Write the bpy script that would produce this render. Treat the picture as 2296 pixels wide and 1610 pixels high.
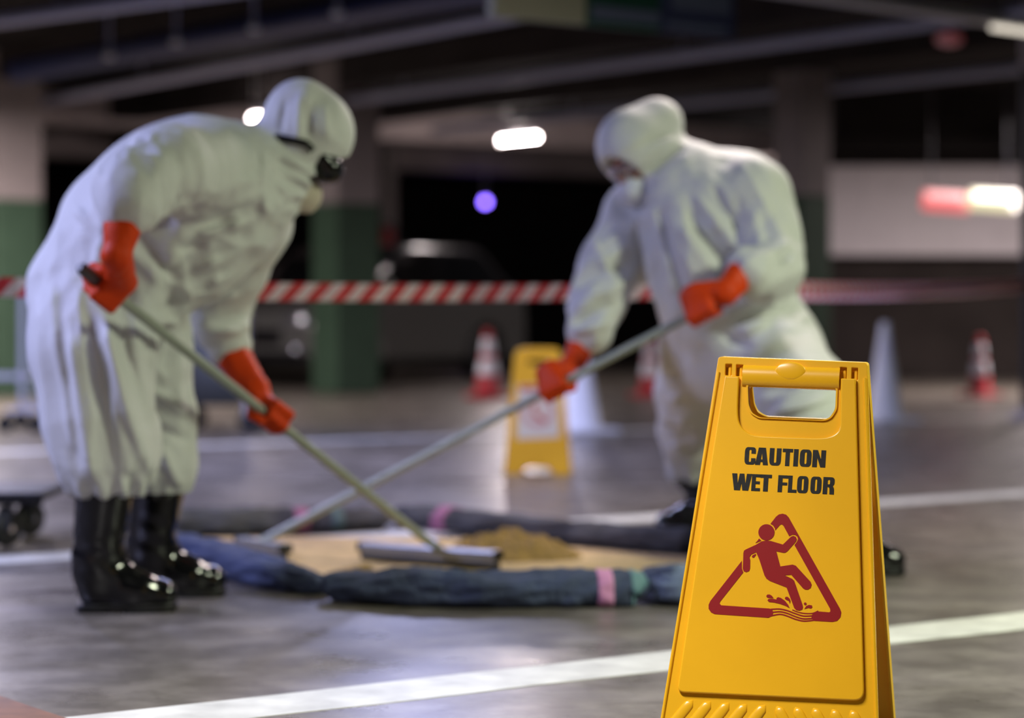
import bpy, bmesh, math, random
import numpy as np
from mathutils import Vector, Matrix

for o in list(bpy.data.objects):
    bpy.data.objects.remove(o, do_unlink=True)
SC = bpy.context.scene
COL = SC.collection
random.seed(4)

# ------------------------------------------------------------------ camera
F, CH, YH, CX = 5421.0, 0.83, 680.0, 1148.0
cd = bpy.data.cameras.new('camera'); cam = bpy.data.objects.new('camera', cd); COL.objects.link(cam)
cam.location = (0, 0, CH); cam.rotation_euler = (math.pi/2, 0, 0)
cd.sensor_width = 36; cd.lens = 85; cd.sensor_fit = 'HORIZONTAL'
cd.shift_y = -125/2296
cd.clip_start = 0.1; cd.clip_end = 200
cd.dof.use_dof = True; cd.dof.focus_distance = 4.38; cd.dof.aperture_fstop = 2.05
SC.camera = cam
# ------------------------------------------------------------------ world, exposure
w = bpy.data.worlds.new('world'); SC.world = w; w.use_nodes = True
w.node_tree.nodes['Background'].inputs[0].default_value = (0.5, 0.55, 0.7, 1)
w.node_tree.nodes['Background'].inputs[1].default_value = 0.008
SC.view_settings.view_transform = 'Standard'; SC.view_settings.look = 'None'
SC.view_settings.gamma = 1; SC.view_settings.use_curve_mapping = False
SC.view_settings.exposure = 0.0
COOL = (0.54, 0.57, 1.0); GREEN = (0.89, 0.97, 0.70); PINK = (1.0, 0.86, 0.84); NEUT = (1.0, 0.96, 0.90)
LAMPS = [  # x, y, z, colour, watts
    (-3.4, 6.0, 2.62, COOL, 205, 'A'),
    (3.2, 5.2, 2.62, GREEN, 225, 'A'),
    (-0.8, 3.2, 2.62, NEUT, 86, 'A'),  # unseen lamp, added to light the front of the large sign
    (1.0, 9.0, 2.62, PINK, 70, 'A'),
    (-3.3, 12.0, 2.62, COOL, 190, 'A'),
    (-0.5, 13.0, 2.66, COOL, 115, 'A'),
    (-4.9, 18.6, 2.62, PINK, 520, 'A'),
    (5.6, 22.0, 2.62, PINK, 300, 'A'),
]

# ------------------------------------------------------------------ helpers
def P(x, y, Y):            # a point seen at photo position x, y, standing Y metres away
    return Vector(((x-CX)/F*Y, Y, CH-(y-YH)/F*Y))
def G(x, y):               # the floor point under a photo position
    Y = F*CH/(y-YH); return Vector(((x-CX)/F*Y, Y, 0))
DA = Vector((0.574, -0.819, 0)); DB = Vector((0.819, 0.574, 0))   # the two directions of the building grid

MATS = {}
def mat(name, col, rough=0.5, metal=0.0, spec=0.5, emit=None, es=0, bump=0, bscale=30, var=0, vscale=6, trans=0, alpha=1, sss=0):
    if name in MATS: return MATS[name]
    m = bpy.data.materials.new(name); m.use_nodes = True
    nt = m.node_tree; b = nt.nodes['Principled BSDF']
    b.inputs['Base Color'].default_value = (*col, 1); b.inputs['Roughness'].default_value = rough
    b.inputs['Metallic'].default_value = metal; b.inputs['Specular IOR Level'].default_value = spec
    if trans: b.inputs['Transmission Weight'].default_value = trans
    if sss:
        b.inputs['Subsurface Weight'].default_value = sss; b.inputs['Subsurface Radius'].default_value = (.02, .012, .006)
    if emit:
        b.inputs['Emission Color'].default_value = (*emit, 1); b.inputs['Emission Strength'].default_value = es
    if var or bump:
        tc = nt.nodes.new('ShaderNodeTexCoord')
    if var:
        n = nt.nodes.new('ShaderNodeTexNoise'); n.inputs['Scale'].default_value = vscale; n.inputs['Detail'].default_value = 6
        r = nt.nodes.new('ShaderNodeValToRGB')
        r.color_ramp.elements[0].position = .3; r.color_ramp.elements[1].position = .72
        r.color_ramp.elements[0].color = (*[c*(1-var) for c in col], 1)
        r.color_ramp.elements[1].color = (*[min(1, c*(1+var)) for c in col], 1)
        nt.links.new(tc.outputs['Object'], n.inputs['Vector']); nt.links.new(n.outputs['Fac'], r.inputs['Fac'])
        nt.links.new(r.outputs['Color'], b.inputs['Base Color'])
    if bump:
        n2 = nt.nodes.new('ShaderNodeTexNoise'); n2.inputs['Scale'].default_value = bscale; n2.inputs['Detail'].default_value = 5
        bp = nt.nodes.new('ShaderNodeBump'); bp.inputs['Strength'].default_value = bump; bp.inputs['Distance'].default_value = .02
        nt.links.new(tc.outputs['Object'], n2.inputs['Vector']); nt.links.new(n2.outputs['Fac'], bp.inputs['Height'])
        nt.links.new(bp.outputs['Normal'], b.inputs['Normal'])
    MATS[name] = m
    return m

MW = {}                    # known world matrices of the empties
def empty(name, loc, label, cat, group=None, M=None):
    o = bpy.data.objects.new(name, None); COL.objects.link(o)
    M = M if M is not None else Matrix.Translation(Vector(loc))
    o.matrix_world = M; MW[o.name] = M.copy()
    o.empty_display_size = .1
    o['label'] = label; o['category'] = cat
    if group: o['group'] = group
    return o
def mk(name, me, m, parent=None, label=None, cat=None, group=None, kind=None, smooth=True):
    """link a mesh given in world coordinates; children keep their place under the parent"""
    o = bpy.data.objects.new(name, me); COL.objects.link(o)
    if m is not None and not me.materials: me.materials.append(m)
    if smooth:
        me.polygons.foreach_set('use_smooth', [True]*len(me.polygons))
    if parent is not None:
        o.parent = parent
        o.matrix_parent_inverse = MW.get(parent.name, Matrix()).inverted()
    if label: o['label'] = label
    if cat: o['category'] = cat
    if group: o['group'] = group
    if kind: o['kind'] = kind
    return o
def from_bm(bm, name='mesh'):
    me = bpy.data.meshes.new(name); bm.normal_update(); bm.to_mesh(me); bm.free(); return me
def autosmooth(o, ang=40):
    me = o.data
    bm = bmesh.new(); bm.from_mesh(me)
    for e in bm.edges:
        if len(e.link_faces) == 2 and e.calc_face_angle(0) > math.radians(ang): e.smooth = False
    bm.to_mesh(me); bm.free()
def box_bm(c, size, M=None, bev=0.0, seg=2):
    bm = bmesh.new(); bmesh.ops.create_cube(bm, size=1)
    bmesh.ops.scale(bm, vec=Vector(size), verts=bm.verts)
    if bev: bmesh.ops.bevel(bm, geom=bm.edges[:], offset=bev, segments=seg, affect='EDGES', profile=.5)
    T = Matrix.Translation(Vector(c))
    if M is not None: T = T @ M.to_4x4()
    bmesh.ops.transform(bm, matrix=T, verts=bm.verts)
    return bm
def box(name, c, size, m, parent=None, M=None, bev=0.0, **k):
    return mk(name, from_bm(box_bm(c, size, M, bev)), m, parent, smooth=False, **k)
def join(*bms):
    out = bmesh.new()
    for b in bms:
        me = bpy.data.meshes.new('t'); b.to_mesh(me); b.free(); out.from_mesh(me); bpy.data.meshes.remove(me)
    return out
def tube_bm(pts, radii, seg=16, caps=True, sq=(1, 1), fn=None, up=Vector((0, 0, 1))):
    """a swept tube through pts; radii one per point; sq squashes the section; fn(i, ang, t) -> extra radius"""
    pts = [Vector(p) for p in pts]; n = len(pts)
    if not hasattr(radii, '__len__'): radii = [radii]*n
    bm = bmesh.new(); rings = []
    for i, p in enumerate(pts):
        t = (pts[min(i+1, n-1)]-pts[max(i-1, 0)]).normalized()
        u = up if abs(t.dot(up)) < .95 else Vector((1, 0, 0))
        a = t.cross(u).normalized(); b = a.cross(t).normalized()
        ring = []
        for k in range(seg):
            an = 2*math.pi*k/seg; r = radii[i]
            if fn: r += fn(i, an, i/(n-1))
            ring.append(bm.verts.new(p+a*math.cos(an)*r*sq[0]+b*math.sin(an)*r*sq[1]))
        rings.append(ring)
    for i in range(n-1):
        for k in range(seg):
            bm.faces.new((rings[i][k], rings[i][(k+1) % seg], rings[i+1][(k+1) % seg], rings[i+1][k]))
    if caps:
        bm.faces.new(rings[0][::-1]); bm.faces.new(rings[-1])
    bmesh.ops.recalc_face_normals(bm, faces=bm.faces[:])
    return bm
def tube(name, pts, radii, m, parent=None, seg=16, **k):
    o = mk(name, from_bm(tube_bm(pts, radii, seg)), m, parent, **k); autosmooth(o, 50); return o
def lathe_bm(prof, seg=28, M=None):
    bm = bmesh.new(); rings = []
    for r, z in prof:
        rings.append([bm.verts.new((r*math.cos(2*math.pi*k/seg), r*math.sin(2*math.pi*k/seg), z)) for k in range(seg)])
    for i in range(len(prof)-1):
        for k in range(seg):
            bm.faces.new((rings[i][k], rings[i][(k+1) % seg], rings[i+1][(k+1) % seg], rings[i+1][k]))
    bm.faces.new(rings[0][::-1]); bm.faces.new(rings[-1])
    bmesh.ops.recalc_face_normals(bm, faces=bm.faces[:])
    if M is not None: bmesh.ops.transform(bm, matrix=M, verts=bm.verts)
    return bm
def ellipsoid_bm(c, r, M=None, sub=3):
    bm = bmesh.new(); bmesh.ops.create_icosphere(bm, subdivisions=sub, radius=1)
    T = Matrix.Translation(Vector(c)) @ (M.to_4x4() if M is not None else Matrix()) @ Matrix.Diagonal((*r, 1))
    bmesh.ops.transform(bm, matrix=T, verts=bm.verts); return bm
def frame_from(z, x=Vector((1, 0, 0))):     # a rotation whose z points along z
    z = Vector(z).normalized(); x = (Vector(x)-z*Vector(x).dot(z)).normalized(); y = z.cross(x)
    return Matrix((x, y, z)).transposed()
def fill(polys, depth=0.0, bev=0.0, M=None, bres=2):
    """closed 2D outlines (holes fall out by themselves) -> a flat or extruded mesh, moved by M"""
    cu = bpy.data.curves.new('outline', 'CURVE'); cu.dimensions = '2D'; cu.fill_mode = 'BOTH'
    cu.extrude = max(0, depth/2-bev); cu.bevel_depth = bev; cu.bevel_resolution = bres if bev else 0
    if bev: cu.offset = -bev
    for p in polys:
        s = cu.splines.new('POLY'); s.points.add(len(p)-1)
        for q, (x, y) in zip(s.points, p): q.co = (x, y, 0, 1)
        s.use_cyclic_u = True
    ob = bpy.data.objects.new('outline', cu)
    COL.objects.link(ob)
    dg = bpy.context.evaluated_depsgraph_get()
    me = bpy.data.meshes.new_from_object(ob.evaluated_get(dg))
    bpy.data.objects.remove(ob); bpy.data.curves.remove(cu)
    me.transform(Matrix.Translation((0, 0, depth/2)))
    if M is not None: me.transform(M)
    return me
def rounded(poly, rad, n=5):
    """round the corners of a polygon; rad one number or one per corner"""
    out = []; N = len(poly)
    for i in range(N):
        r = rad[i] if hasattr(rad, '__len__') else rad
        p = Vector(poly[i]); a = Vector(poly[i-1])-p; b = Vector(poly[(i+1) % N])-p
        if r <= 0: out.append(tuple(p)); continue
        ra = min(r, a.length*.49); rb = min(r, b.length*.49)
        q0 = p+a.normalized()*ra; q2 = p+b.normalized()*rb
        for k in range(n+1):
            t = k/n; out.append(tuple(q0*(1-t)**2+p*2*t*(1-t)+q2*t*t))
    return out

# ---- solid shapes from distance fields, for bodies, gloves and boots
def vnoise(p):
    i = np.floor(p).astype(np.int64); f = p-i; f = f*f*(3-2*f)
    def h(a, b, c):
        n = (a*374761393+b*668265263+c*2147483647) & 0xffffffff
        n = ((n ^ (n >> 13))*1274126177) & 0xffffffff
        return ((n ^ (n >> 16)) & 0xffff)/32767.5-1
    r = 0
    for a in (0, 1):
        for b in (0, 1):
            for c in (0, 1):
                w = (f[:, 0] if a else 1-f[:, 0])*(f[:, 1] if b else 1-f[:, 1])*(f[:, 2] if c else 1-f[:, 2])
                r = r+w*h(i[:, 0]+a, i[:, 1]+b, i[:, 2]+c)
    return r
def cap(p, a, b, ra, rb, ky=1.0):
    a = np.array(a); b = np.array(b); d = b-a
    t = np.clip(((p-a)@d)/max(d@d, 1e-9), 0, 1)
    q = p-a-t[:, None]*d
    return np.sqrt((q*q).sum(1))-(ra+(rb-ra)*t)
def ell(p, c, r, R=None):
    q = p-np.array(c)
    if R is not None: q = q@np.array(R)
    r = np.array(r); k0 = np.sqrt(((q/r)**2).sum(1)); k1 = np.sqrt(((q/r/r)**2).sum(1))+1e-9
    return k0*(k0-1)/k1
def smin(a, b, k):
    h = np.clip(.5+.5*(b-a)/k, 0, 1); return b+(a-b)*h-k*h*(1-h)
def smax(a, b, k): return -smin(-a, -b, k)
def sdf_mesh(fn, lo, hi, h):
    lo = np.array(lo); n = np.ceil((np.array(hi)-lo)/h).astype(int)+1
    ax = [lo[i]+h*np.arange(n[i]) for i in range(3)]
    g = np.stack(np.meshgrid(*ax, indexing='ij'), -1).reshape(-1, 3)
    # coarse look first, then the fine grid only near the surface
    gi = np.stack(np.meshgrid(*[np.arange(0, n[i], 4) for i in range(3)], indexing='ij'), -1); cs = gi.shape[:3]
    Fc = fn(lo+h*gi.reshape(-1, 3)).reshape(cs)
    Fv = np.repeat(np.repeat(np.repeat(Fc, 4, 0), 4, 1), 4, 2)[:n[0], :n[1], :n[2]].reshape(-1).copy()
    sel = np.flatnonzero(np.abs(Fv) < 6*h+.035)
    for s in range(0, len(sel), 300000): Fv[sel[s:s+300000]] = fn(g[sel[s:s+300000]])
    Fv = Fv.reshape(n); ins = Fv < 0
    nc = n-1
    cnt = np.zeros(nc, int)
    for a in (0, 1):
        for b in (0, 1):
            for c in (0, 1): cnt += ins[a:a+nc[0], b:b+nc[1], c:c+nc[2]]
    act = (cnt > 0) & (cnt < 8); ids = -np.ones(nc, int); I = np.argwhere(act); ids[act] = np.arange(len(I))
    acc = np.zeros((len(I), 3)); num = np.zeros(len(I))
    C = [(0, 0, 0), (1, 0, 0), (0, 1, 0), (1, 1, 0), (0, 0, 1), (1, 0, 1), (0, 1, 1), (1, 1, 1)]
    for u in range(8):
        for v in range(u+1, 8):
            if sum(abs(np.array(C[u])-np.array(C[v]))) != 1: continue
            A = I+C[u]; B = I+C[v]
            fa = Fv[A[:, 0], A[:, 1], A[:, 2]]; fb = Fv[B[:, 0], B[:, 1], B[:, 2]]
            x = (fa < 0) != (fb < 0); t = np.where(x, fa/np.where(x, fa-fb, 1), 0)[:, None]
            acc += np.where(x[:, None], A+(B-A)*t, 0); num += x
    V = lo+h*acc/num[:, None]
    faces = []
    for d in range(3):
        e1, e2 = (d+1) % 3, (d+2) % 3
        sl0 = [slice(None)]*3; sl1 = [slice(None)]*3
        sl0[d] = slice(0, n[d]-1); sl1[d] = slice(1, n[d])
        x = ins[tuple(sl0)] != ins[tuple(sl1)]
        K = np.argwhere(x); K = K[(K[:, e1] > 0) & (K[:, e2] > 0) & (K[:, e1] < nc[e1]) & (K[:, e2] < nc[e2])]
        flip = ins[tuple(sl0)][K[:, 0], K[:, 1], K[:, 2]]
        o1 = np.zeros(3, int); o1[e1] = 1; o2 = np.zeros(3, int); o2[e2] = 1
        q = [K-o1-o2, K-o2, K, K-o1]
        q = np.stack([ids[a[:, 0], a[:, 1], a[:, 2]] for a in q], 1)
        q = q[(q >= 0).all(1)] if (q < 0).any() else q
        if len(flip) == len(q): q[~flip] = q[~flip][:, ::-1]
        faces.append(q)
    faces = np.concatenate(faces)
    me = bpy.data.meshes.new('solid')
    me.vertices.add(len(V)); me.vertices.foreach_set('co', V.ravel())
    me.loops.add(len(faces)*4); me.loops.foreach_set('vertex_index', faces.ravel().astype(np.int32))
    me.polygons.add(len(faces)); me.polygons.foreach_set('loop_start', np.arange(0, len(faces)*4, 4, dtype=np.int32))
    me.update(calc_edges=True); me.validate()
    return me
def wrinkle(p, items):
    """soft cloth folds: each item = centre, reach, direction of the folds, folds per metre across, along, height"""
    d = np.zeros(len(p))
    for c, reach, dr, fa, fl, amp in items:
        dr = np.array(Vector(dr).normalized()); q = p-np.array(c)
        wgt = np.exp(-(q*q).sum(1)/reach**2)
        al = q@dr; pe = q-al[:, None]*dr
        warp = vnoise(q*5+7)*.25
        n = vnoise(pe*fa+(al*fl+warp)[:, None]*dr+np.array(c)*13)
        n2 = vnoise(pe*fa*2.1+(al*fl*1.7)[:, None]*dr+5.3)
        d += wgt*amp*1.55*((1-2.3*np.abs(n)**.85)*.75+.35*n2)
    return d

def crease(p, items):
    # single folds: (x0, y0), (x1, y1) in the photo's front view of the suit, depth, width, height
    d = np.zeros(len(p))
    for a, b, Y, wd, hh in items:
        A = np.array(P(*a, Y)); B = np.array(P(*b, Y)); k = np.array([1, .22, 1]); v = (B-A)*k; q = (p-A)*k
        t = np.clip((q@v)/(v@v), 0, 1); e = q-t[:, None]*v; r2 = (e*e).sum(1)
        taper = np.sqrt(np.clip(4*t*(1-t), 0, 1))*.7+.3
        d += 1.5*hh*taper*np.exp(-r2/(wd*.92)**2)
    return d

# ------------------------------------------------------------------ materials
def floor_material():
    m = bpy.data.materials.new('polished concrete'); m.use_nodes = True; nt = m.node_tree; b = nt.nodes['Principled BSDF']
    L = nt.links.new; tc = nt.nodes.new('ShaderNodeTexCoord')
    def noise(sc, det, sx=1, sy=1):
        mp = nt.nodes.new('ShaderNodeMapping'); mp.inputs['Scale'].default_value = (sx, sy, 1); L(tc.outputs['Object'], mp.inputs['Vector'])
        n = nt.nodes.new('ShaderNodeTexNoise'); n.inputs['Scale'].default_value = sc; n.inputs['Detail'].default_value = det
        n.inputs['Roughness'].default_value = .62; L(mp.outputs['Vector'], n.inputs['Vector']); return n.outputs['Fac']
    def ramp(f, a, b_, ca, cb):
        r = nt.nodes.new('ShaderNodeValToRGB'); e = r.color_ramp.elements
        e[0].position = a; e[1].position = b_; e[0].color = (*ca, 1); e[1].color = (*cb, 1); L(f, r.inputs['Fac']); return r.outputs['Color']
    base = ramp(noise(1.3, 8), .3, .7, (.125, .112, .096), (.20, .18, .158))
    worn = ramp(noise(5.5, 10), .42, .62, (.62, .60, .57), (1.12, 1.1, 1.08))
    mx = nt.nodes.new('ShaderNodeMixRGB'); mx.blend_type = 'MULTIPLY'; mx.inputs[0].default_value = 1; L(base, mx.inputs[1]); L(worn, mx.inputs[2])
    dark = ramp(noise(17, 6), .3, .4, (.55, .53, .5), (1, 1, 1))
    mx2 = nt.nodes.new('ShaderNodeMixRGB'); mx2.blend_type = 'MULTIPLY'; mx2.inputs[0].default_value = .8; L(mx.outputs[0], mx2.inputs[1]); L(dark, mx2.inputs[2])
    L(mx2.outputs[0], b.inputs['Base Color'])
    rg = ramp(noise(2.1, 7), .3, .72, (.22,)*3, (.44,)*3); L(rg, b.inputs['Roughness'])
    b.inputs['Specular IOR Level'].default_value = .45
    bp = nt.nodes.new('ShaderNodeBump'); bp.inputs['Strength'].default_value = .12; bp.inputs['Distance'].default_value = .01
    L(noise(9, 8), bp.inputs['Height']); L(bp.outputs['Normal'], b.inputs['Normal'])
    return m
M_floor = floor_material()
M_line = mat('worn white line paint', (.62, .62, .58), .45, var=.22, vscale=9)
M_brown = mat('red brown floor paint', (.15, .066, .034), .6, var=.25, vscale=14)
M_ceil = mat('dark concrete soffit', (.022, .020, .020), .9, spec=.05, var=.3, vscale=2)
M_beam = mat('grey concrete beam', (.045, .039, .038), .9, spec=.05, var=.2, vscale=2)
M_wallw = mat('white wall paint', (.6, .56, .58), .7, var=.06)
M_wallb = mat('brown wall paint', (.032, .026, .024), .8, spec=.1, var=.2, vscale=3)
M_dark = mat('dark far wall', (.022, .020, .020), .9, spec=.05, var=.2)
M_colw = mat('pale column paint', (.24, .21, .205), .7, spec=.15, var=.08)
M_colg = mat('green column paint', (.038, .070, .044), .6, spec=.2, var=.1)
M_cov = mat('white coverall fabric', (.60, .61, .60), .65, bump=.10, bscale=40, sss=0)
M_org = mat('orange rubber', (.62, .047, .003), .5, spec=.2, bump=.2, bscale=45)
M_boot = mat('black rubber boot', (.006, .006, .007), .13, spec=.6)
M_sole = mat('black boot sole', (.008, .008, .009), .4)
M_skin = mat('skin', (.30, .13, .09), .5, sss=.1)
M_hair = mat('black hair', (.01, .008, .007), .5)
M_mask = mat('pale dust mask', (.62, .64, .70), .7)
M_beige = mat('beige cloth mask', (.48, .42, .34), .8, bump=.2)
M_black = mat('black plastic', (.008, .008, .009), .25)
M_gog = mat('black goggle lens', (.004, .004, .005), .2, spec=.35)
M_eye = mat('eye white', (.7, .68, .65), .2)
M_pole = mat('grey green aluminium pole', (.34, .37, .31), .38, metal=.25)
M_grip = mat('dark grey grip', (.07, .075, .08), .5)
M_alu = mat('grey aluminium channel', (.35, .37, .40), .35, metal=.5)
M_yel = mat('yellow plastic', (.88, .46, .014), .27, spec=.5, var=.04, vscale=5)
M_yel2 = mat('bright yellow plastic', (.88, .50, .02), .4, spec=.5)
M_ltr = mat('black print', (.010, .009, .008), .55, spec=.3, var=.5, vscale=120)
M_red = mat('dark red print', (.27, .003, .005), .5, spec=.3)
M_paper = mat('white sticker', (.75, .73, .76), .5)
M_prink = mat('pink print', (.62, .38, .45), .5)
M_prred = mat('red print', (.5, .03, .05), .5)
M_boom = mat('blue grey denim cloth', (.050, .066, .130), .85, bump=.5, bscale=55, var=.3, vscale=9)
M_boomg = mat('charcoal cloth', (.085, .085, .088), .85, bump=.5, bscale=55, var=.35, vscale=9)
M_pinkb = mat('pink band', (.62, .26, .50), .7)
M_tealb = mat('teal band', (.11, .22, .26), .7)
M_pinkd = mat('dusty pink band', (.42, .16, .26), .8)
M_teald = mat('dull teal band', (.10, .16, .16), .8)
M_sand = mat('tan absorbent powder', (.60, .42, .19), .9, var=.25, vscale=11, bump=.4, bscale=90)
M_heap = mat('brown sawdust', (.30, .185, .048), .95, var=.3, vscale=25, bump=.8, bscale=70)
M_conew = mat('white cone plastic', (.80, .82, .88), .5)
M_coner = mat('red cone plastic', (.42, .018, .03), .5)
M_chrome = mat('bright steel', (.62, .64, .72), .22, metal=.9)
M_steel = mat('pale painted steel', (.58, .60, .70), .35, metal=.15)
M_tyre = mat('black caster rubber', (.010, .010, .011), .5)
M_bin = mat('grey bin plastic', (.13, .145, .155), .5)
M_cart = mat('black platform', (.018, .019, .020), .5)
M_car = mat('silver grey car paint', (.13, .13, .125), .3, metal=.4)
M_glass = mat('dark car glass', (.006, .006, .007), .06, spec=.6)
M_pipe = mat('galvanised pipe', (.40, .42, .56), .5, metal=.05)
M_post = mat('navy painted post', (.012, .013, .022), .4)
M_ext = mat('red extinguisher', (.30, .01, .012), .35)
M_tag = mat('yellow green plate', (.42, .42, .10), .5)
M_house = mat('white lamp housing', (.6, .6, .6), .5)

# ------------------------------------------------------------------ the setting
def slab(name, x0, x1, y0, y1, z0, z1, m, kind='structure'):
    return box(name, ((x0+x1)/2, (y0+y1)/2, (z0+z1)/2), (x1-x0, y1-y0, z1-z0), m, kind=kind)
slab('floor', -14, 16, -4, 44, -.2, 0, M_floor)
CEIL = 3.1
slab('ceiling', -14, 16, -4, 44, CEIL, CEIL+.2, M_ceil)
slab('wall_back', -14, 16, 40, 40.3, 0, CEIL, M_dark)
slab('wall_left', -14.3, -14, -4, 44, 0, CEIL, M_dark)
RA = frame_from((0, 0, 1), DA)
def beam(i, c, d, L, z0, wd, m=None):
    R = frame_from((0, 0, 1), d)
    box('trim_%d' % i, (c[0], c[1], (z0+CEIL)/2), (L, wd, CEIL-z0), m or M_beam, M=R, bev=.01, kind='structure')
def line(i, p, q, wd, m=M_line):
    p = Vector((*p, 0)); q = Vector((*q, 0)); d = q-p; n = Vector((-d.y, d.x, 0)).normalized()*wd/2
    bm = bmesh.new(); N = 60; rows = []
    for k in range(N+1):
        c = p+d*k/N; j = random.uniform(-.006, .006); j2 = random.uniform(-.006, .006)
        rows.append((bm.verts.new(c+n*(1+j/wd*2)+Vector((0, 0, .0015))), bm.verts.new(c-n*(1+j2/wd*2)+Vector((0, 0, .0015)))))
    for a, b in zip(rows, rows[1:]): bm.faces.new((a[0], a[1], b[1], b[0]))
    bmesh.ops.recalc_face_normals(bm, faces=bm.faces[:])
    e = bmesh.ops.extrude_face_region(bm, geom=bm.faces[:])
    bmesh.ops.translate(bm, vec=(0, 0, -.0015), verts=[v for v in e['geom'] if isinstance(v, bmesh.types.BMVert)])
    bmesh.ops.recalc_face_normals(bm, faces=bm.faces[:])
    mk('trim_%d' % i, from_bm(bm), m, kind='structure', smooth=False)
def gxy(x, y): g = G(x, y); return (g.x, g.y)
def through(i, a, b, wd, ext=(1.5, 8)):
    a = Vector(gxy(*a)); b = Vector(gxy(*b)); d = (b-a).normalized()
    line(i, a-d*ext[0], b+d*ext[1], wd)
through(1, (560, 1588), (2150, 1408), .225, (1.2, 9))
through(2, (60, 1252), (1350, 1168), .21, (6, 9))
through(3, (1400, 966), (2150, 940), .2, (9, 6))
# painted corner at the near left
a, b = G(-30, 1552), G(230, 1640)
bm = bmesh.new()
vs = [bm.verts.new(v) for v in (a, b, b+Vector((0, -1.6, 0)), a+Vector((-.8, -1.6, 0)), a+Vector((-.8, .2, 0)))]
f_ = bm.faces.new(vs); bmesh.ops.recalc_face_normals(bm, faces=[f_])
e = bmesh.ops.extrude_face_region(bm, geom=[f_]); bmesh.ops.translate(bm, vec=(0, 0, .002), verts=[v for v in e['geom'] if isinstance(v, bmesh.types.BMVert)])
bmesh.ops.recalc_face_normals(bm, faces=bm.faces[:])
mk('trim_4', from_bm(bm), M_brown, kind='structure', smooth=False)

def column(x, Y, wd, label, split=1.75, base=None):
    c = P(x, YH, Y); R = RA
    t = empty('column', (c.x, c.y, 0), label, 'column', 'square columns of the car park')
    box('shaft', (c.x, c.y, (split+CEIL)/2), (wd, wd, CEIL-split), M_colw, t, M=R, bev=.015)
    box('painted_base', (c.x, c.y, split/2), (wd+.004, wd+.004, split), M_colg, t, M=R, bev=.015)
    return t
column(22, 21.7, .44, 'pale column with light green lower half at the left edge')
column(775, 22.5, .46, 'dark grey column with green lower half behind the left worker')
column(1798, 20.8, .345, 'grey column with teal green lower half behind the right worker')
cfar = column(868, 32, .19, 'thin pale far column with red extinguisher and yellow plate', 0.0001)
c0 = P(868, YH, 31.7)
t = empty('fire_extinguisher', (c0.x, c0.y, P(0, 575, 31.7).z), 'dark red fire extinguisher hanging on the thin far column', 'extinguisher')
z0 = P(0, 572, 31.7).z
mk('cylinder', from_bm(lathe_bm([(.07, z0), (.085, z0+.03), (.085, z0+.3), (.05, z0+.36), (.025, z0+.37)], 20, Matrix.Translation((c0.x, c0.y, 0)))), M_ext, t)
box('valve', (c0.x, c0.y, z0+.39), (.09, .04, .05), M_black, t, bev=.01)
tube('hose', [(c0.x+.05, c0.y, z0+.39), (c0.x+.11, c0.y, z0+.3), (c0.x+.1, c0.y, z0+.12)], .012, M_black, t, 8)
box('wall_plate', (c0.x, c0.y+.02, P(0, 593, 31.7).z), (.21, .02, .21), M_tag, label='yellow green plate under the fire extinguisher on the far column', cat='sign', bev=.005)
# right hand wall, dark below and white above
wx = P(1850, 0, 26).x
slab('wall_right', wx, 16, 26.2, 26.5, 0, CEIL, M_wallb)
slab('trim_5', wx, 16, 26.0, 26.2, P(0, 572, 26).z, P(0, 372, 26).z, M_wallw)
slab('trim_6', wx, 16, 25.3, 26.2, P(0, 345, 26).z, CEIL, M_ceil)
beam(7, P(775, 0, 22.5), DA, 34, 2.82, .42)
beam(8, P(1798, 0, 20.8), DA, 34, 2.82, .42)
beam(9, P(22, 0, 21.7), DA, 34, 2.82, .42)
M_beamlit = mat('beam with lamp glow in its colour', (.42, .355, .345), .9, spec=.05, var=.15, vscale=2)  # lighter, pinker than the other beams: the middle lamp's glow put into the colour
beam(10, (0, 29.5), DB, 40, 2.74, .5, M_beamlit)
beam(11, (-1, 34.5), DB, 40, 2.7, .5, M_beamlit)

# ------------------------------------------------------------------ the big wet floor sign
SX, SY, YAW, ROLL, SH, SD, WT, WB = .4991, 4.5, .2347, .0346, .7195, .20, .2759, .4007
MS = Matrix.Translation((SX, SY, .007)) @ Matrix.Rotation(-YAW, 4, 'Z') @ Matrix.Rotation(ROLL, 4, 'Y')
sign = empty('wet_floor_sign', None, 'large yellow caution wet floor sign standing in the foreground', 'sign', M=MS)
def panel_frame(s):        # s=-1 front, +1 back: x across, y up the slope, z outwards
    top = Vector((0, .02*s, SH)); dn = (Vector((0, SD*s, 0))-top); Ls = dn.length; up = -dn.normalized()
    x = Vector((1, 0, 0))*(-s); z = x.cross(up)
    Rm = Matrix((x, up, z)).transposed().to_4x4()
    return MS @ Matrix.Translation(top) @ Rm, Ls
MF, PL = panel_frame(-1); MB_, _ = panel_frame(1)
MFi = MF.inverted()
def onp(x, y, off=0.0):    # photo position -> place on the front panel (x across, y up)
    o = MFi @ Vector((0, 0, CH)); d = MFi.to_3x3() @ Vector(((x-CX)/F, 1, -(y-YH)/F))
    q = o+d*((off-o.z)/d.z); return (q.x, q.y)
def onps(pts, off=0.0): return [onp(x, y, off) for x, y in pts]
outer = rounded([(-WT/2, .0), (WT/2, .0), (WB/2, -PL), (WB/2-.06, -PL), (WB/2-.10, -PL+.045), (-WB/2+.10, -PL+.045), (-WB/2+.06, -PL), (-WB/2, -PL)], [.006, .006, .004, .01, .02, .02, .01, .004], 4)
hole_px = [(1677, 862), (1875, 870), (1873, 918), (1861, 937), (1846, 943), (1704, 937), (1686, 926), (1679, 908)]
hole = rounded(onps(hole_px), .006, 3)
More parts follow.
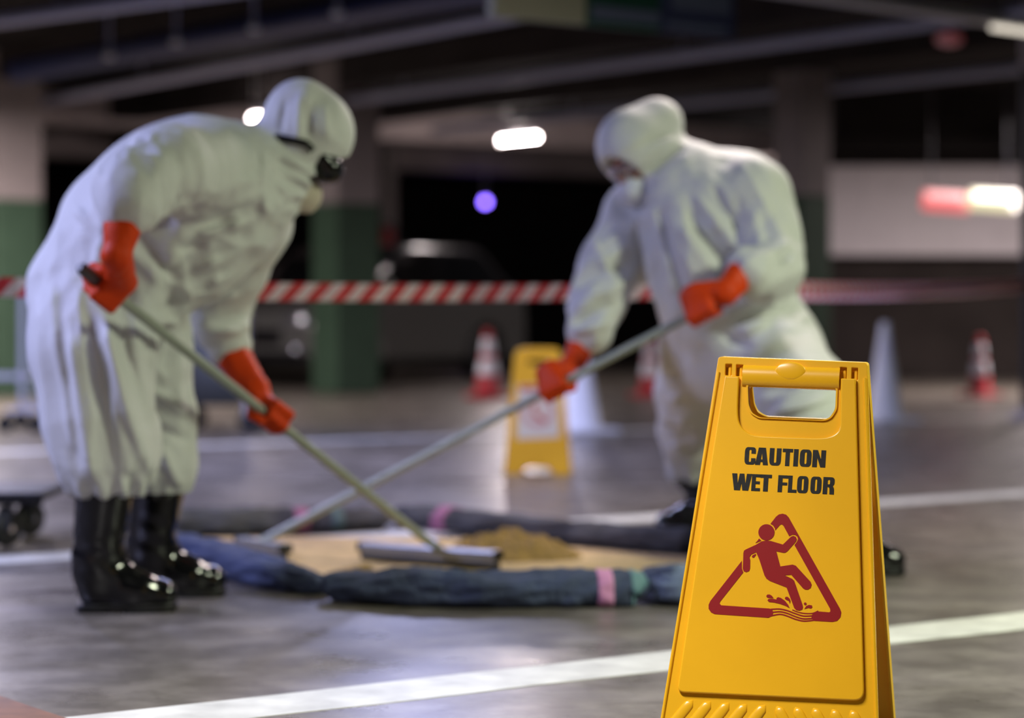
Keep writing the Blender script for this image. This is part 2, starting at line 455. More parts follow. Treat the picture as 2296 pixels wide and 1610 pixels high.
slots_px = [[(1627, 816), (1641, 816), (1640, 842), (1626, 841)], [(1651, 817), (1667, 818), (1666, 844), (1650, 843)],
            [(1884, 823), (1899, 824), (1898, 851), (1883, 850)], [(1910, 824), (1924, 825), (1923, 852), (1909, 851)]]
slots = [rounded(onps(s), .0012, 2) for s in slots_px]
TH = .010
mk('front_panel', fill([outer, hole]+slots, TH, .0015, MF @ Matrix.Translation((0, 0, -TH))), M_yel, sign, smooth=False)
def skirt(Mx, dep, nm, flipx=1):      # the turned-back rim of a panel
    out = []
    for s in (-1, 1):
        a = (s*(WT/2-.003), -.002); b = (s*(WB/2-.003), -PL+.002)
        out.append(join(box_bm((0, 0, 0), (.005, math.hypot(b[0]-a[0], b[1]-a[1]), dep), frame_from((0, 0, 1), (1, 0, 0)) @ Matrix.Rotation(math.atan2(b[0]-a[0], a[1]-b[1]), 3, 'Z'), .0012)))
        bmesh.ops.translate(out[-1], vec=((a[0]+b[0])/2, (a[1]+b[1])/2, -dep/2-.004), verts=out[-1].verts)
    out.append(box_bm((0, -.003, -dep/2-.004), (WT-.008, .005, dep), None, .0012))
    bm = join(*out); bmesh.ops.transform(bm, matrix=Mx, verts=bm.verts)
    return from_bm(bm)
mk('side_rim', skirt(MF, .024, 'f'), M_yel, sign, smooth=False)
# thin raised lip along the outer edge
for s, (xt, xb) in enumerate([(-WT/2+.0025, -WB/2+.0025), (WT/2-.0025, WB/2-.0025)]):
    tube('edge_lip', [MF @ Vector((xt, -.03, .001)), MF @ Vector((xb, -PL+.01, .001))], .0032, M_yel, sign, 10)
raised_px = [(1627, 845), (1659, 846), (1655, 930), (1661, 958), (1682, 975), (1704, 979), (1838, 984), (1866, 980), (1884, 966), (1886, 850), (1920, 851), (1923, 985), (1930, 1250), (1939, 1573), (1519, 1553), (1550, 1345), (1600, 1005)]
rr = [.002, .003, .03, .012, .015, .02, .02, .012, .012, .003, .003, .1, .1, .02, .014, .1, .1]
mk('raised_panel', fill([rounded(onps(raised_px), rr, 6)], .009, .003, MF, 3), M_yel, sign, smooth=False)
# handle: a rounded bar over the opening, thumb rest in its middle
hx0, hx1 = onp(1666, 838), onp(1883, 845)
pts = [MF @ Vector((hx0[0]+(hx1[0]-hx0[0])*k/16, hx0[1]+(hx1[1]-hx0[1])*k/16-.0035, -.001)) for k in range(17)]
o = mk('handle', from_bm(tube_bm(pts, .0205, 28, sq=(1, .58), up=(MF.to_3x3() @ Vector((0, 0, 1))))), M_yel, sign); autosmooth(o, 50)
tr = onp(1774, 829)
mk('thumb_rest', from_bm(ellipsoid_bm((0, 0, 0), (.0275, .0170, .0035), None, 4)), M_yel, sign)
bpy.data.objects['thumb_rest'].data.transform(MF @ Matrix.Translation((tr[0], tr[1]-.004, .0095)))
# collar of the opening
def collar(poly, Mx, d0, d1, wd):
    bm = bmesh.new(); n = len(poly); c = Vector((sum(p[0] for p in poly)/n, sum(p[1] for p in poly)/n))
    rings = []
    for k, (s, z) in enumerate([(0, d0), (wd, d0), (wd, d1), (0, d1)]):
        ring = []
        for p in poly:
            v = Vector(p); dirv = (v-c).normalized(); v = v+dirv*s
            ring.append(bm.verts.new(Mx @ Vector((v.x, v.y, z))))
        rings.append(ring)
    for k in range(4):
        for i in range(n):
            bm.faces.new((rings[k][i], rings[k][(i+1) % n], rings[(k+1) % 4][(i+1) % n], rings[(k+1) % 4][i]))
    bmesh.ops.recalc_face_normals(bm, faces=bm.faces[:]); return from_bm(bm)
mk('handle_collar', collar(hole, MF, -.022, .0035, .0035), M_yel, sign, smooth=False)
# hinge pins behind the slots
for s in slots:
    cx = sum(p[0] for p in s)/len(s); cy = sum(p[1] for p in s)/len(s)
    tube('hinge_lug', [MF @ Vector((cx+.0015, cy-.011, -.011)), MF @ Vector((cx+.0015, cy+.011, -.011))], .0035, M_yel, sign, 10)
# grip ribs near the foot
rib_a = [[(1515, 1615), (1553, 1570)], [(1556, 1618), (1593, 1573)], [(1597, 1621), (1634, 1576)], [(1637, 1624), (1674, 1579)], [(1679, 1627), (1716, 1581)],
         [(1742, 1584), (1765, 1627)], [(1783, 1586), (1806, 1629)], [(1824, 1588), (1847, 1631)], [(1866, 1591), (1889, 1634)], [(1908, 1593), (1931, 1636)]]
for a, b in rib_a:
    pa, pb = Vector((*onp(*a), 0)), Vector((*onp(*b), 0)); d = (pb-pa)
    if a[1] > b[1]: pa = pa-d*.55
    else: pb = pb+d*.55
    pts = [MF @ (pa+(pb-pa)*k/8) for k in range(9)]
    rad = [.0095*math.sqrt(max(.02, 1-(abs(k-4)/4)**6)) for k in range(9)]
    mk('rib', from_bm(tube_bm(pts, rad, 16, sq=(1, .38), up=(MF.to_3x3() @ Vector((0, 0, 1))))), M_yel, sign)
# back panel, the same tray turned round
mir = lambda poly: [(-x, y) for x, y in poly]
mk('back_panel', fill([outer, mir(hole)], TH, .0015, MB_ @ Matrix.Translation((0, 0, -TH))), M_yel2, sign, smooth=False)
mk('side_rim', skirt(MB_, .024, 'b'), M_yel2, sign, smooth=False)
mk('raised_panel', fill([rounded(mir(onps(raised_px)), rr, 6)], .006, .0025, MB_, 3), M_yel2, sign, smooth=False)
inner = rounded([(-WT/2+.03, -.17), (WT/2-.03, -.17), (WB/2-.045, -PL+.11), (-WB/2+.045, -PL+.11)], .02, 4)
mk('inner_panel', fill([inner], .006, .002, MB_ @ Matrix.Translation((0, 0, -TH-.006))), M_yel2, sign, smooth=False)
box('hinge', MS @ Vector((0, 0, SH-.012)), (WT-.02, .03, .016), M_yel, sign, M=MS.to_3x3(), bev=.003)

# lettering, drawn letter by letter
BLK = {
 'C': [([(.0, 0), (1, 0), (1, .37), (.6, .37), (.6, .15), (.4, .15), (.4, .85), (.6, .85), (.6, .63), (1, .63), (1, 1), (0, 1)], [.3, .3, 0, 0, .09, .09, .09, .09, 0, 0, .3, .3])],
 'A': [([(-.02, 0), (.38, 0), (.42, .17), (.58, .17), (.62, 0), (1.02, 0), (.78, 1), (.22, 1)], 0), ([(.44, .32), (.56, .32), (.5, .72)], 0)],
 'U': [([(0, 0), (1, 0), (1, 1), (.6, 1), (.6, .16), (.4, .16), (.4, 1), (0, 1)], [.32, .32, 0, 0, .09, .09, 0, 0])],
 'T': [([(.29, 0), (.71, 0), (.71, .8), (1, .8), (1, 1), (0, 1), (0, .8), (.29, .8)], 0)],
 'I': [([(.05, 0), (.95, 0), (.95, 1), (.05, 1)], 0)],
 'O': [([(0, 0), (1, 0), (1, 1), (0, 1)], .32), ([(.41, .16), (.59, .16), (.59, .84), (.41, .84)], .09)],
 'N': [([(0, 0), (.36, 0), (.36, .55), (.62, 0), (1, 0), (1, 1), (.64, 1), (.64, .47), (.38, 1), (0, 1)], 0)],
 'W': [([(.13, 0), (.44, 0), (.5, .42), (.56, 0), (.87, 0), (1.02, 1), (.75, 1), (.7, .42), (.62, 1), (.38, 1), (.3, .42), (.25, 1), (-.02, 1)], 0)],
 'E': [([(0, 0), (1, 0), (1, .18), (.46, .18), (.46, .41), (.94, .41), (.94, .58), (.46, .58), (.46, .82), (1, .82), (1, 1), (0, 1)], 0)],
 'F': [([(0, 0), (.44, 0), (.44, .41), (.92, .41), (.92, .58), (.44, .58), (.44, .82), (1, .82), (1, 1), (0, 1)], 0)],
 'L': [([(0, 0), (1, 0), (1, .18), (.46, .18), (.46, 1), (0, 1)], 0)],
 'R': [([(0, 0), (.4, 0), (.4, .42), (.52, .42), (.58, .34), (.6, 0), (1, 0), (.98, .36), (.86, .49), (1, .6), (1, 1), (0, 1)], [0, 0, 0, .05, .05, 0, 0, .12, .05, .1, .3, 0]), ([(.4, .58), (.6, .58), (.6, .84), (.4, .84)], .07)],
}
def letters(word, boxes, t0, b0, t1, b1, nm):
    xa, xb = boxes[0][0], boxes[-1][1]
    lt = None
    for ch, (x0, x1) in zip(word, boxes):
        polys = []
        for pl, rad in BLK[ch]:
            pp = rounded(pl, rad, 5)
            q = []
            for u, v in pp:
                x = x0+1.2+(x1-x0-2.4)*u; s = (x-xa)/(xb-xa)
                yt = t0+(t1-t0)*s; yb = b0+(b1-b0)*s
                q.append(onp(x+2.4*(v-.5), yb+(yt-yb)*v, .0095))
            polys.append(q)
        me = fill(polys, .0006, 0, MF @ Matrix.Translation((0, 0, .009)))
        if lt is None: lt = me
        else:
            bm = bmesh.new(); bm.from_mesh(lt); bm.from_mesh(me); bm.to_mesh(lt); bm.free(); bpy.data.meshes.remove(me)
    mk(nm, lt, M_ltr, sign, smooth=False)
letters('CAUTION', [(1668.5, 1695.5), (1693, 1723.5), (1724, 1752.5), (1753, 1778.5), (1777.5, 1791.5), (1792, 1820.5), (1820.5, 1852.5)], 1002, 1041, 1010, 1048.5, 'lettering')
letters('WETFLOOR', [(1640, 1685.5), (1684, 1706), (1703, 1731), (1743, 1768), (1766, 1788), (1786, 1813.5), (1816, 1843), (1844, 1872)], 1061, 1098.5, 1070.5, 1109, 'lettering')
def cr(pts): return [onp(1560+x/5.553, 1130+y/5.553, .0095) for x, y in pts]
def circ(cx, cy, r, n=28): return [(cx+r*math.cos(2*math.pi*k/n), cy+r*math.sin(2*math.pi*k/n)) for k in range(n)]
def stroke(pts, wd):
    # smooth polyline to an outline
    L, R_ = [], []
    fine = []
    for i in range(len(pts)-1):
        p0 = Vector(pts[max(i-1, 0)]); p1 = Vector(pts[i]); p2 = Vector(pts[i+1]); p3 = Vector(pts[min(i+2, len(pts)-1)])
        for k in range(6):
            t = k/6; fine.append(.5*((2*p1)+(p2-p0)*t+(2*p0-5*p1+4*p2-p3)*t*t+(3*p1-p0-3*p2+p3)*t**3))
    fine.append(Vector(pts[-1]))
    for i, p in enumerate(fine):
        d = fine[min(i+1, len(fine)-1)]-fine[max(i-1, 0)]; n = Vector((-d.y, d.x)).normalized()*wd/2
        L.append(tuple(p+n)); R_.append(tuple(p-n))
    return L+R_[::-1]
tri = [(930, 247), (1000, 157), (1035, 130), (1080, 121), (1125, 133), (1158, 168), (1480, 742), (1795, 1302), (1812, 1350), (1802, 1410), (1760, 1456), (1702, 1469), (1480, 1456), (1440, 1425), (1440, 1385), (1475, 1358), (1530, 1338), (1660, 1349), (1676, 1338), (1672, 1305), (1228, 512), (1256, 475), (1273, 440), (1264, 407), (1237, 386), (1205, 383), (1163, 402), (1092, 272), (1070, 254), (1048, 262), (990, 330), (984, 303), (962, 268)]
bit = [(743, 488), (790, 429), (817, 457), (800, 464)]
left = [(573, 708), (574, 800), (592, 852), (305, 1215), (296, 1240), (318, 1262), (920, 1302), (955, 1322), (966, 1350), (950, 1395), (905, 1417), (235, 1372), (190, 1350), (160, 1305), (160, 1255), (180, 1210)]
man = [(820, 465), (880, 456), (930, 460), (1085, 505), (1185, 408), (1215, 397), (1245, 410), (1259, 440), (1246, 470), (1140, 590), (1112, 607), (1090, 608), (1003, 590), (1053, 778), (1205, 755), (1245, 768), (1430, 970), (1443, 1005), (1431, 1045), (1398, 1067), (1362, 1066), (1335, 1050), (1188, 882), (1105, 888), (1200, 932), (1226, 957), (1330, 1258), (1335, 1290), (1324, 1316), (1290, 1328), (1250, 1321), (1225, 1295), (1130, 1040), (920, 958), (880, 930), (855, 890), (790, 690), (752, 602), (690, 630), (670, 662), (678, 700), (676, 805), (664, 836), (628, 850), (596, 836), (585, 805), (590, 690), (592, 612), (600, 582), (625, 565), (745, 510)]
drops = [[(697, 652), (705, 640), (748, 619), (750, 635), (725, 668), (706, 668)],
         [(877, 1147), (890, 1128), (920, 1127), (950, 1145), (968, 1172), (910, 1170), (885, 1163)],
         [(892, 1200), (905, 1182), (950, 1178), (1005, 1190), (1005, 1172), (1025, 1160), (1060, 1170), (1110, 1205), (1150, 1255), (1170, 1298), (1120, 1270), (1050, 1245), (980, 1228), (910, 1220)],
         [(1107, 1175), (1120, 1156), (1145, 1156), (1170, 1180), (1180, 1210), (1172, 1242), (1155, 1205), (1120, 1191)],
         circ(1363, 1243, 17, 16), [(1352, 1308), (1375, 1270), (1410, 1257), (1445, 1262), (1452, 1285), (1435, 1302), (1400, 1295)]]
waves = [stroke([(930, 1312), (1040, 1308), (1130, 1325), (1240, 1365), (1340, 1395), (1455, 1392)], 17), stroke([(945, 1350), (1050, 1342), (1140, 1362), (1240, 1402), (1340, 1430), (1455, 1425)], 17),
         stroke([(940, 1392), (1050, 1374), (1140, 1396), (1240, 1435), (1350, 1458), (1480, 1446)], 17), stroke([(1203, 1318), (1270, 1345), (1350, 1362), (1450, 1362), (1525, 1332)], 14)]
MP = MF @ Matrix.Translation((0, 0, .009))
mk('triangle_print', fill([cr(tri), cr(bit), cr(left)], .0006, 0, MP), M_red, sign, smooth=False)
mk('falling_figure_print', fill([cr(man), cr(circ(880, 353, 101))], .0007, 0, MP), M_red, sign, smooth=False)
for d in drops: mk('splash_print', fill([cr(d)], .0007, 0, MP), M_red, sign, smooth=False)
for wv in waves: mk('wave_print', fill([cr(wv)], .0005, 0, MP), M_red, sign, smooth=False)

# ------------------------------------------------------------------ the people
def glove(parent, elbow, wrist, grip, axis, back, side, rp=.014, cuff=.062, thumb_up=1, label=None, lens=1.0, tipd=None):
    """rubber glove: gauntlet from elbow to wrist, palm, four fingers and a thumb closed round a pole.
    grip = point on the pole, axis = along the pole (towards the little finger), back = out of the back of the hand, side = towards the knuckles"""
    ax = Vector(axis).normalized(); nb = Vector(back); nb = (nb-ax*nb.dot(ax)).normalized()
    sd = Vector(side); sd = (sd-ax*sd.dot(ax)-nb*sd.dot(nb)).normalized()
    g = Vector(grip); el = Vector(elbow); wr = Vector(wrist)
    heel = g+nb*.030-sd*.045
    segs = [(el, wr, cuff, .034), (wr, heel+ax*.008, .034, .030), (wr, heel-ax*.012, .034, .030)]
    offs = [-.034, -.011, .012, .034]
    fl = [.95, 1.05, 1.0, .85]
    kn = []
    for of in offs:
        k = g+ax*of+nb*(rp+.017)+sd*.030
        kn.append(k); segs.append((heel+ax*of*.55, k, .024, .0145))
    fings = []
    for of, k, L in zip(offs, kn, fl):
        R = rp+.012; pts = [k]
        for an in (35, -15, -65, -115, -160):
            a_ = math.radians(an*L if an < 0 else an)
            pts.append(g+ax*(of*1.05)+sd*math.cos(a_)*R*1.25+nb*math.sin(a_)*R*1.05)
        for i in range(len(pts)-1):
            fings.append((pts[i], pts[i+1], .0135-.0009*i, .0135-.0009*(i+1)))
    th = [heel-ax*.02-nb*.004, g-ax*.048-sd*.030+nb*.006, g-ax*.052-sd*.016-nb*.022, g-ax*.045+sd*.012-nb*.030]
    ths = [(th[0], th[1], .020, .0165), (th[1], th[2], .0165, .0145), (th[2], th[3], .0145, .012)]
    allp = [p for s in segs+fings+ths for p in s[:2]]
    lo = [min(p[i] for p in allp)-.085 for i in range(3)]; hi = [max(p[i] for p in allp)+.085 for i in range(3)]
    u = (wr-el).normalized()
    def fn(p):
        d = cap(p, *segs[0]); shell = d
        for s in segs[1:]: d = smin(d, cap(p, *s), .014)
        df = None
        for s in fings:
            c = cap(p, *s); df = c if df is None else np.minimum(df, c)
        d = smin(d, df, .005)
        for s in ths: d = smin(d, cap(p, *s), .008)
        near = np.abs(d) < .03
        if near.any():
            d[near] -= wrinkle(p[near], [(wr, .07, u.orthogonal(), 10, 40, .004), ((wr+el)/2, .1, u, 22, 5, .0035)])
        # open cuff end
        pl = -((p-np.array(el))@np.array(u))
        d = smax(d, pl, .004)
        return d
    o = mk('glove', sdf_mesh(fn, lo, hi, .0042), M_org, parent, label=label)
    cuffpts = []
    a1 = u.orthogonal().normalized(); a2 = u.cross(a1)
    cuffpts = [el+u*.004+(a1*math.cos(k*math.pi/12)+a2*math.sin(k*math.pi/12))*(cuff+.001) for k in range(25)]
    mk('cuff_roll', from_bm(tube_bm(cuffpts, .004, 8, caps=False, up=u)), M_org, o)
    return o
def boot(parent, heelpt, yaw, top, ln=.30):
    """rubber boot: heelpt on the floor, yaw of the toe, top = where the leg enters"""
    Rm = Matrix.Translation(Vector(heelpt)) @ Matrix.Rotation(yaw, 4, 'Z'); Ri = np.array(Rm.inverted())
    tl = np.array((Rm.inverted() @ Vector(top)))
    k = ln/.30
    def fn(p):
        q = p@Ri[:3, :3].T+Ri[:3, 3]
        sh = cap(q, (.048*k, 0, .12), tl, .064, .080)
        foot = smin(cap(q, (.05*k, 0, .062), (.17*k, 0, .052), .052, .050), cap(q, (.15*k, .004, .05), (.245*k, .008, .044), .051, .043), .03)
        inst = cap(q, (.06*k, 0, .13), (.17*k, 0, .065), .055, .045)
        d = smin(smin(sh, foot, .035), inst, .04)
        near = np.abs(d) < .03
        if near.any():
            d[near] -= .0022*np.sin(q[near][:, 2]*95+q[near][:, 0]*40)*np.exp(-((q[near][:, 2]-.16)/.07)**2)
        d = smax(d, .018-q[:, 2], .004)
        d = smax(d, q[:, 2]-tl[2], .004)
        return d
    c = [Vector(heelpt), Rm @ Vector((.3*k, 0, 0)), Vector(top)]
    lo = [min(v[i] for v in c)-.12 for i in range(3)]; hi = [max(v[i] for v in c)+.12 for i in range(3)]
    lo[2] = 0.0; hi[2] = top[2]+.03
    o = mk('boot', sdf_mesh(fn, lo, hi, .006), M_boot, parent)
    outl = rounded([(-.006, -.044), (.09, -.045), (.2, -.052), (.265, -.042), (.293, -.012), (.293, .022), (.265, .052), (.2, .057), (.09, .045), (-.006, .044)], .03, 4)
    outl = [(x*k, y) for x, y in outl]
    s1 = fill([outl], .016, .003, Rm @ Matrix.Translation((0, 0, .008)))
    mk('sole', s1, M_sole, o, smooth=False)
    heel = rounded([(-.006, -.042), (.085*k, -.043), (.085*k, .043), (-.006, .042)], .02, 4)
    mk('heel', fill([heel], .01, .001, Rm), M_sole, o, smooth=False)
    fore = rounded([(.13*k, -.047), (.2*k, -.053), (.262*k, -.041), (.288*k, -.012), (.288*k, .022), (.262*k, .05), (.2*k, .056), (.13*k, .047)], .03, 4)
    mk('tread', fill([fore], .01, .001, Rm), M_sole, o, smooth=False)
    return o
def head_frame(c, f, u):
    f = Vector(f).normalized(); u = Vector(u); u = (u-f*u.dot(f)).normalized(); r = f.cross(u)
    M = Matrix((r, f, u)).transposed().to_4x4(); M.translation = Vector(c); return M     # x right, y forward, z up
def face(parent, MH):
    """head under the hood: skull, jaw, brow, nose, lips and ears, eyes apart"""
    Hi = np.array(MH.inverted())
    def fn(p):
        q = p@Hi[:3, :3].T+Hi[:3, 3]
        d = ell(q, (0, -.012, .03), (.074, .092, .088))
        d = smin(d, ell(q, (0, .022, -.035), (.060, .062, .082)), .03)
        d = smin(d, ell(q, (0, .046, -.098), (.026, .022, .02)), .02)
        d = smin(d, cap(q, (-.035, .082, .022), (.035, .082, .022), .011, .011), .014)
        for s in (-1, 1):
            d = smin(d, ell(q, (s*.038, .064, -.03), (.022, .02, .018)), .018)
            d = smax(d, -ell(q, (s*.032, .098, .004), (.018, .018, .012)), .008)
            d = smin(d, ell(q, (s*.077, -.008, -.005), (.008, .018, .031)), .006)
        d = smin(d, cap(q, (0, .088, .012), (0, .108, -.03), .007, .012), .01)
        d = smin(d, ell(q, (0, .102, -.034), (.017, .011, .009)), .006)
        d = smin(d, ell(q, (0, .082, -.062), (.022, .009, .006)), .005)
        d = smin(d, ell(q, (0, .08, -.074), (.019, .009, .007)), .005)
        return d
    c = MH.translation; lo = [c[i]-.15 for i in range(3)]; hi = [c[i]+.15 for i in range(3)]
    o = mk('head', sdf_mesh(fn, lo, hi, .005), M_skin, parent)
    for s in (-1, 1):
        mk('eye', from_bm(ellipsoid_bm(MH @ Vector((s*.032, .078, .004)), (.0115,)*3, None, 2)), M_eye, o)
        mk('iris', from_bm(ellipsoid_bm(MH @ Vector((s*.032, .0885, .003)), (.0045, .0025, .0045), MH.to_3x3(), 2)), M_black, o)
        tube('eyebrow', [MH @ Vector((s*.018, .093, .024)), MH @ Vector((s*.034, .092, .028)), MH @ Vector((s*.05, .08, .022))], .004, M_hair, o, 8)
    return o
def coverall(parent, caps_, hoods, MH, op, folds, lo, hi, hems, h=.007, extra=None, creases=()):
    """the suit with hood as one surface. caps_ = (a, b, ra, rb, blend); op = face opening in head space"""
    Hi = np.array(MH.inverted())
    def fn(p):
        d = None
        for a, b, ra, rb, k in caps_:
            c = cap(p, a, b, ra, rb); d = c if d is None else smin(d, c, k)
        q = p@Hi[:3, :3].T+Hi[:3, 3]
        for c0, r0, k in hoods: d = smin(d, ell(q, c0, r0), k)
        near = np.abs(d) < .05
        if near.any(): d[near] -= wrinkle(p[near], folds)+crease(p[near], creases)
        for c0, ax, rad, n in hems:      # gathered hem
            pp = p-np.array(c0); al = pp@np.array(ax); a1 = np.array(Vector(ax).orthogonal().normalized()); a2 = np.cross(ax, a1)
            an = np.arctan2(pp@a2, pp@a1); wgt = np.exp(-(al/.05)**2)*(np.sqrt((pp*pp).sum(1)) < .2)
            d = d-wgt*.007*np.sin(an*n+3*vnoise(pp*9))
            d = smax(d, np.where(np.sqrt((pp*pp).sum(1)) < .24, -al+.008*np.sin(an*n*.7), -1), .006)
        for c0, r0 in op: d = smax(d, -ell(q, c0, r0), .012)
        if extra is not None: d = extra(p, d)
        return d
    return mk('coverall', sdf_mesh(fn, lo, hi, h), M_cov, parent)
def segs_(pts, rad, k=.05):
    return [(pts[i], pts[i+1], rad[i], rad[i+1], k) for i in range(len(pts)-1)]

# ---- left worker -----------------------------------------------------------
w1 = empty('person', G(290, 1368), 'worker in white hooded coverall bent to the right, black goggles, orange gloves', 'person')
near_sh, far_sh = P(455, 375, 6.42), P(560, 500, 6.84)
elbow1 = P(292, 425, 6.13)
PA, PB = P(178, 598, 6.09), P(975, 1226, 7.56)       # pole ends
def onpole(x): 
    # the pole point seen at photo column x
    t = 0.5
    for _ in range(40):
        q = PA+(PB-PA)*t; xx = CX+q.x/q.y*F; t += (x-xx)/1000.
    return PA+(PB-PA)*t
g1, g2 = onpole(236), onpole(606)
torso = segs_([P(232, 640, 6.60), P(300, 530, 6.60), P(385, 455, 6.60), P(470, 415, 6.62), P(545, 395, 6.65)], [.185, .19, .195, .175, .13], .08)
torso += segs_([P(330, 630, 6.64), P(430, 555, 6.64), P(520, 480, 6.66)], [.095, .125, .13], .09)
torso += [(near_sh, far_sh, .105, .105, .08), (P(550, 390, 6.65), P(640, 365, 6.70), .112, .085, .05), (P(600, 420, 6.68), P(650, 400, 6.7), .11, .085, .05)]
armn = segs_([near_sh, P(375, 380, 6.27), elbow1, P(288, 462, 6.09)], [.110, .105, .085, .072], .045)
armf = segs_([far_sh, P(520, 610, 6.92), P(488, 700, 6.96), P(512, 772, 6.97)], [.115, .092, .074, .066], .05)
legn = segs_([P(215, 655, 6.54), P(205, 790, 6.46), P(222, 930, 6.44), P(240, 1030, 6.44), P(240, 1092, 6.45)], [.175, .150, .135, .118, .088], .06)
legf = segs_([P(300, 660, 6.72), P(320, 800, 6.76), P(345, 930, 6.76), P(352, 1040, 6.76), P(352, 1112, 6.76)], [.140, .118, .105, .098, .076], .05)
M1 = head_frame(P(676, 318, 6.71), (.69, .10, -.70), (.70, .06, .70))
hood1 = [((0, -.005, .035), (.112, .128, .125), .03), ((0, -.015, -.03), (.10, .108, .11), .03), ((0, -.075, .06), (.085, .075, .08), .04)]
fold1 = [
    (P(200, 850, 6.40), .33, (.12, 0, -1), 15, 2.2, .017),
    (P(350, 880, 6.68), .25, (-.1, 0, -1), 18, 4, .014),
    (P(300, 1060, 6.5), .17, (.2, 0, -1), 24, 9, .012),
    (P(430, 500, 6.42), .30, (.75, 0, -.55), 9, 1.6, .011),
    (P(520, 440, 6.44), .17, (.3, 0, -1), 12, 2.5, .007),
    (P(270, 560, 6.42), .22, (.5, 0, .6), 12, 2.5, .012),
    (P(335, 400, 6.2), .15, (.2, .1, -1), 22, 5, .012),
    (P(490, 700, 6.85), .18, (.8, 0, .5), 20, 6, .012),
    (P(640, 390, 6.6), .11, (.8, 0, -.55), 26, 4, .012),
    (P(670, 250, 6.6), .10, (.3, 0, -1), 22, 5, .007),
    (P(400, 700, 6.5), .12, (.8, 0, -.4), 16, 4, .008)]
cr1 = [((352, 390), (372, 500), 6.35, .018, -.022), ((330, 330), (420, 330), 6.3, .03, .010), ((380, 360), (365, 440), 6.25, .012, .016),
    ((590, 320), (600, 520), 6.45, .016, .014), ((610, 340), (715, 395), 6.6, .011, .014), ((605, 375), (705, 418), 6.6, .011, .014), ((605, 410), (680, 440), 6.6, .010, .012),
    ((620, 358), (700, 402), 6.6, .008, -.010), ((400, 480), (570, 400), 6.42, .016, .016), ((420, 520), (575, 450), 6.42, .014, -.014), ((450, 545), (590, 480), 6.42, .016, .015),
    ((430, 610), (560, 560), 6.45, .018, .016), ((400, 560), (520, 520), 6.42, .014, -.014), ((470, 640), (560, 600), 6.5, .014, .012), ((250, 520), (350, 620), 6.42, .02, .014), ((300, 500), (390, 640), 6.42, .016, -.014),
    ((170, 470), (230, 520), 6.45, .012, .010), ((110, 640), (170, 1000), 6.35, .016, .012), ((150, 700), (205, 1070), 6.3, .018, .014), ((200, 720), (270, 1080), 6.3, .016, -.014), ((230, 700), (320, 1040), 6.3, .020, .018),
    ((270, 740), (330, 960), 6.35, .014, -.016), ((300, 740), (310, 1080), 6.4, .016, .012), ((335, 780), (325, 1090), 6.5, .018, -.026), ((345, 880), (420, 930), 6.65, .014, .014), ((350, 960), (415, 990), 6.65, .014, -.012), ((360, 1000), (400, 1090), 6.65, .014, .014),
    ((300, 690), (400, 735), 6.5, .016, .018), ((310, 720), (395, 780), 6.5, .014, -.018), ((455, 690), (530, 660), 6.85, .012, .014), ((460, 740), (540, 745), 6.85, .012, .016), ((470, 720), (530, 700), 6.85, .010, -.012),
    ((640, 220), (630, 290), 6.6, .010, -.008), ((670, 210), (668, 310), 6.6, .010, .008), ((700, 220), (690, 300), 6.6, .010, -.007), ((725, 230), (735, 310), 6.6, .012, .006)]
lo1 = [P(40, 0, 6.4).x-.05, 5.9, .3]; hi1 = [P(810, 0, 6.8).x+.05, 7.12, P(0, 165, 6.7).z+.03]
hem1 = [(P(240, 1108, 6.45), (0, 0, 1), .09, 13), (P(352, 1128, 6.76), (0, 0, 1), .08, 12)]
coverall(w1, torso+armn+armf+legn+legf, hood1, M1, [((0, .130, -.045), (.088, .075, .10))], fold1, lo1, hi1, hem1, creases=cr1)
head1 = face(w1, M1)
# beige cloth round the mouth and chin
def maskfn1(p):
    Hi = np.array(M1.inverted()); q = p@Hi[:3, :3].T+Hi[:3, 3]
    d = smin(ell(q, (0, .100, -.105), (.066, .062, .062)), ell(q, (0, .04, -.125), (.074, .075, .052)), .04)
    return smax(d, q[:, 2]+.028, .01)
c = M1.translation
mk('face_mask', sdf_mesh(maskfn1, [c[i]-.2 for i in range(3)], [c[i]+.2 for i in range(3)], .006), M_beige, w1, label='beige mask over mouth and chin')
def goggles(MH, parent, m, thick=1.0):
    pts = []
    for s in (-1, 1):
        for k in range(0, 13):
            an = math.pi*(k/12)*2
    bms = []
    def fn(p):
        Hi = np.array(MH.inverted()); q = p@Hi[:3, :3].T+Hi[:3, 3]
        d = None
        for s in (-1, 1):
            e = ell(q, (s*.036, .102, .000), (.048*thick, .042*thick, .038*thick)); d = e if d is None else smin(d, e, .02)
        d = smin(d, cap(q, (-.075, .07, .006), (.075, .07, .006), .02, .02), .02)
        return smax(d, -ell(q, (0, .0, -.01), (.075, .085, .1)), .004)
    c = MH.translation
    return mk('goggles', sdf_mesh(fn, [c[i]-.19 for i in range(3)], [c[i]+.19 for i in range(3)], .005), m, parent)
gg = goggles(M1, w1, M_gog, 1.15)
gg['label'] = 'glossy black goggles'
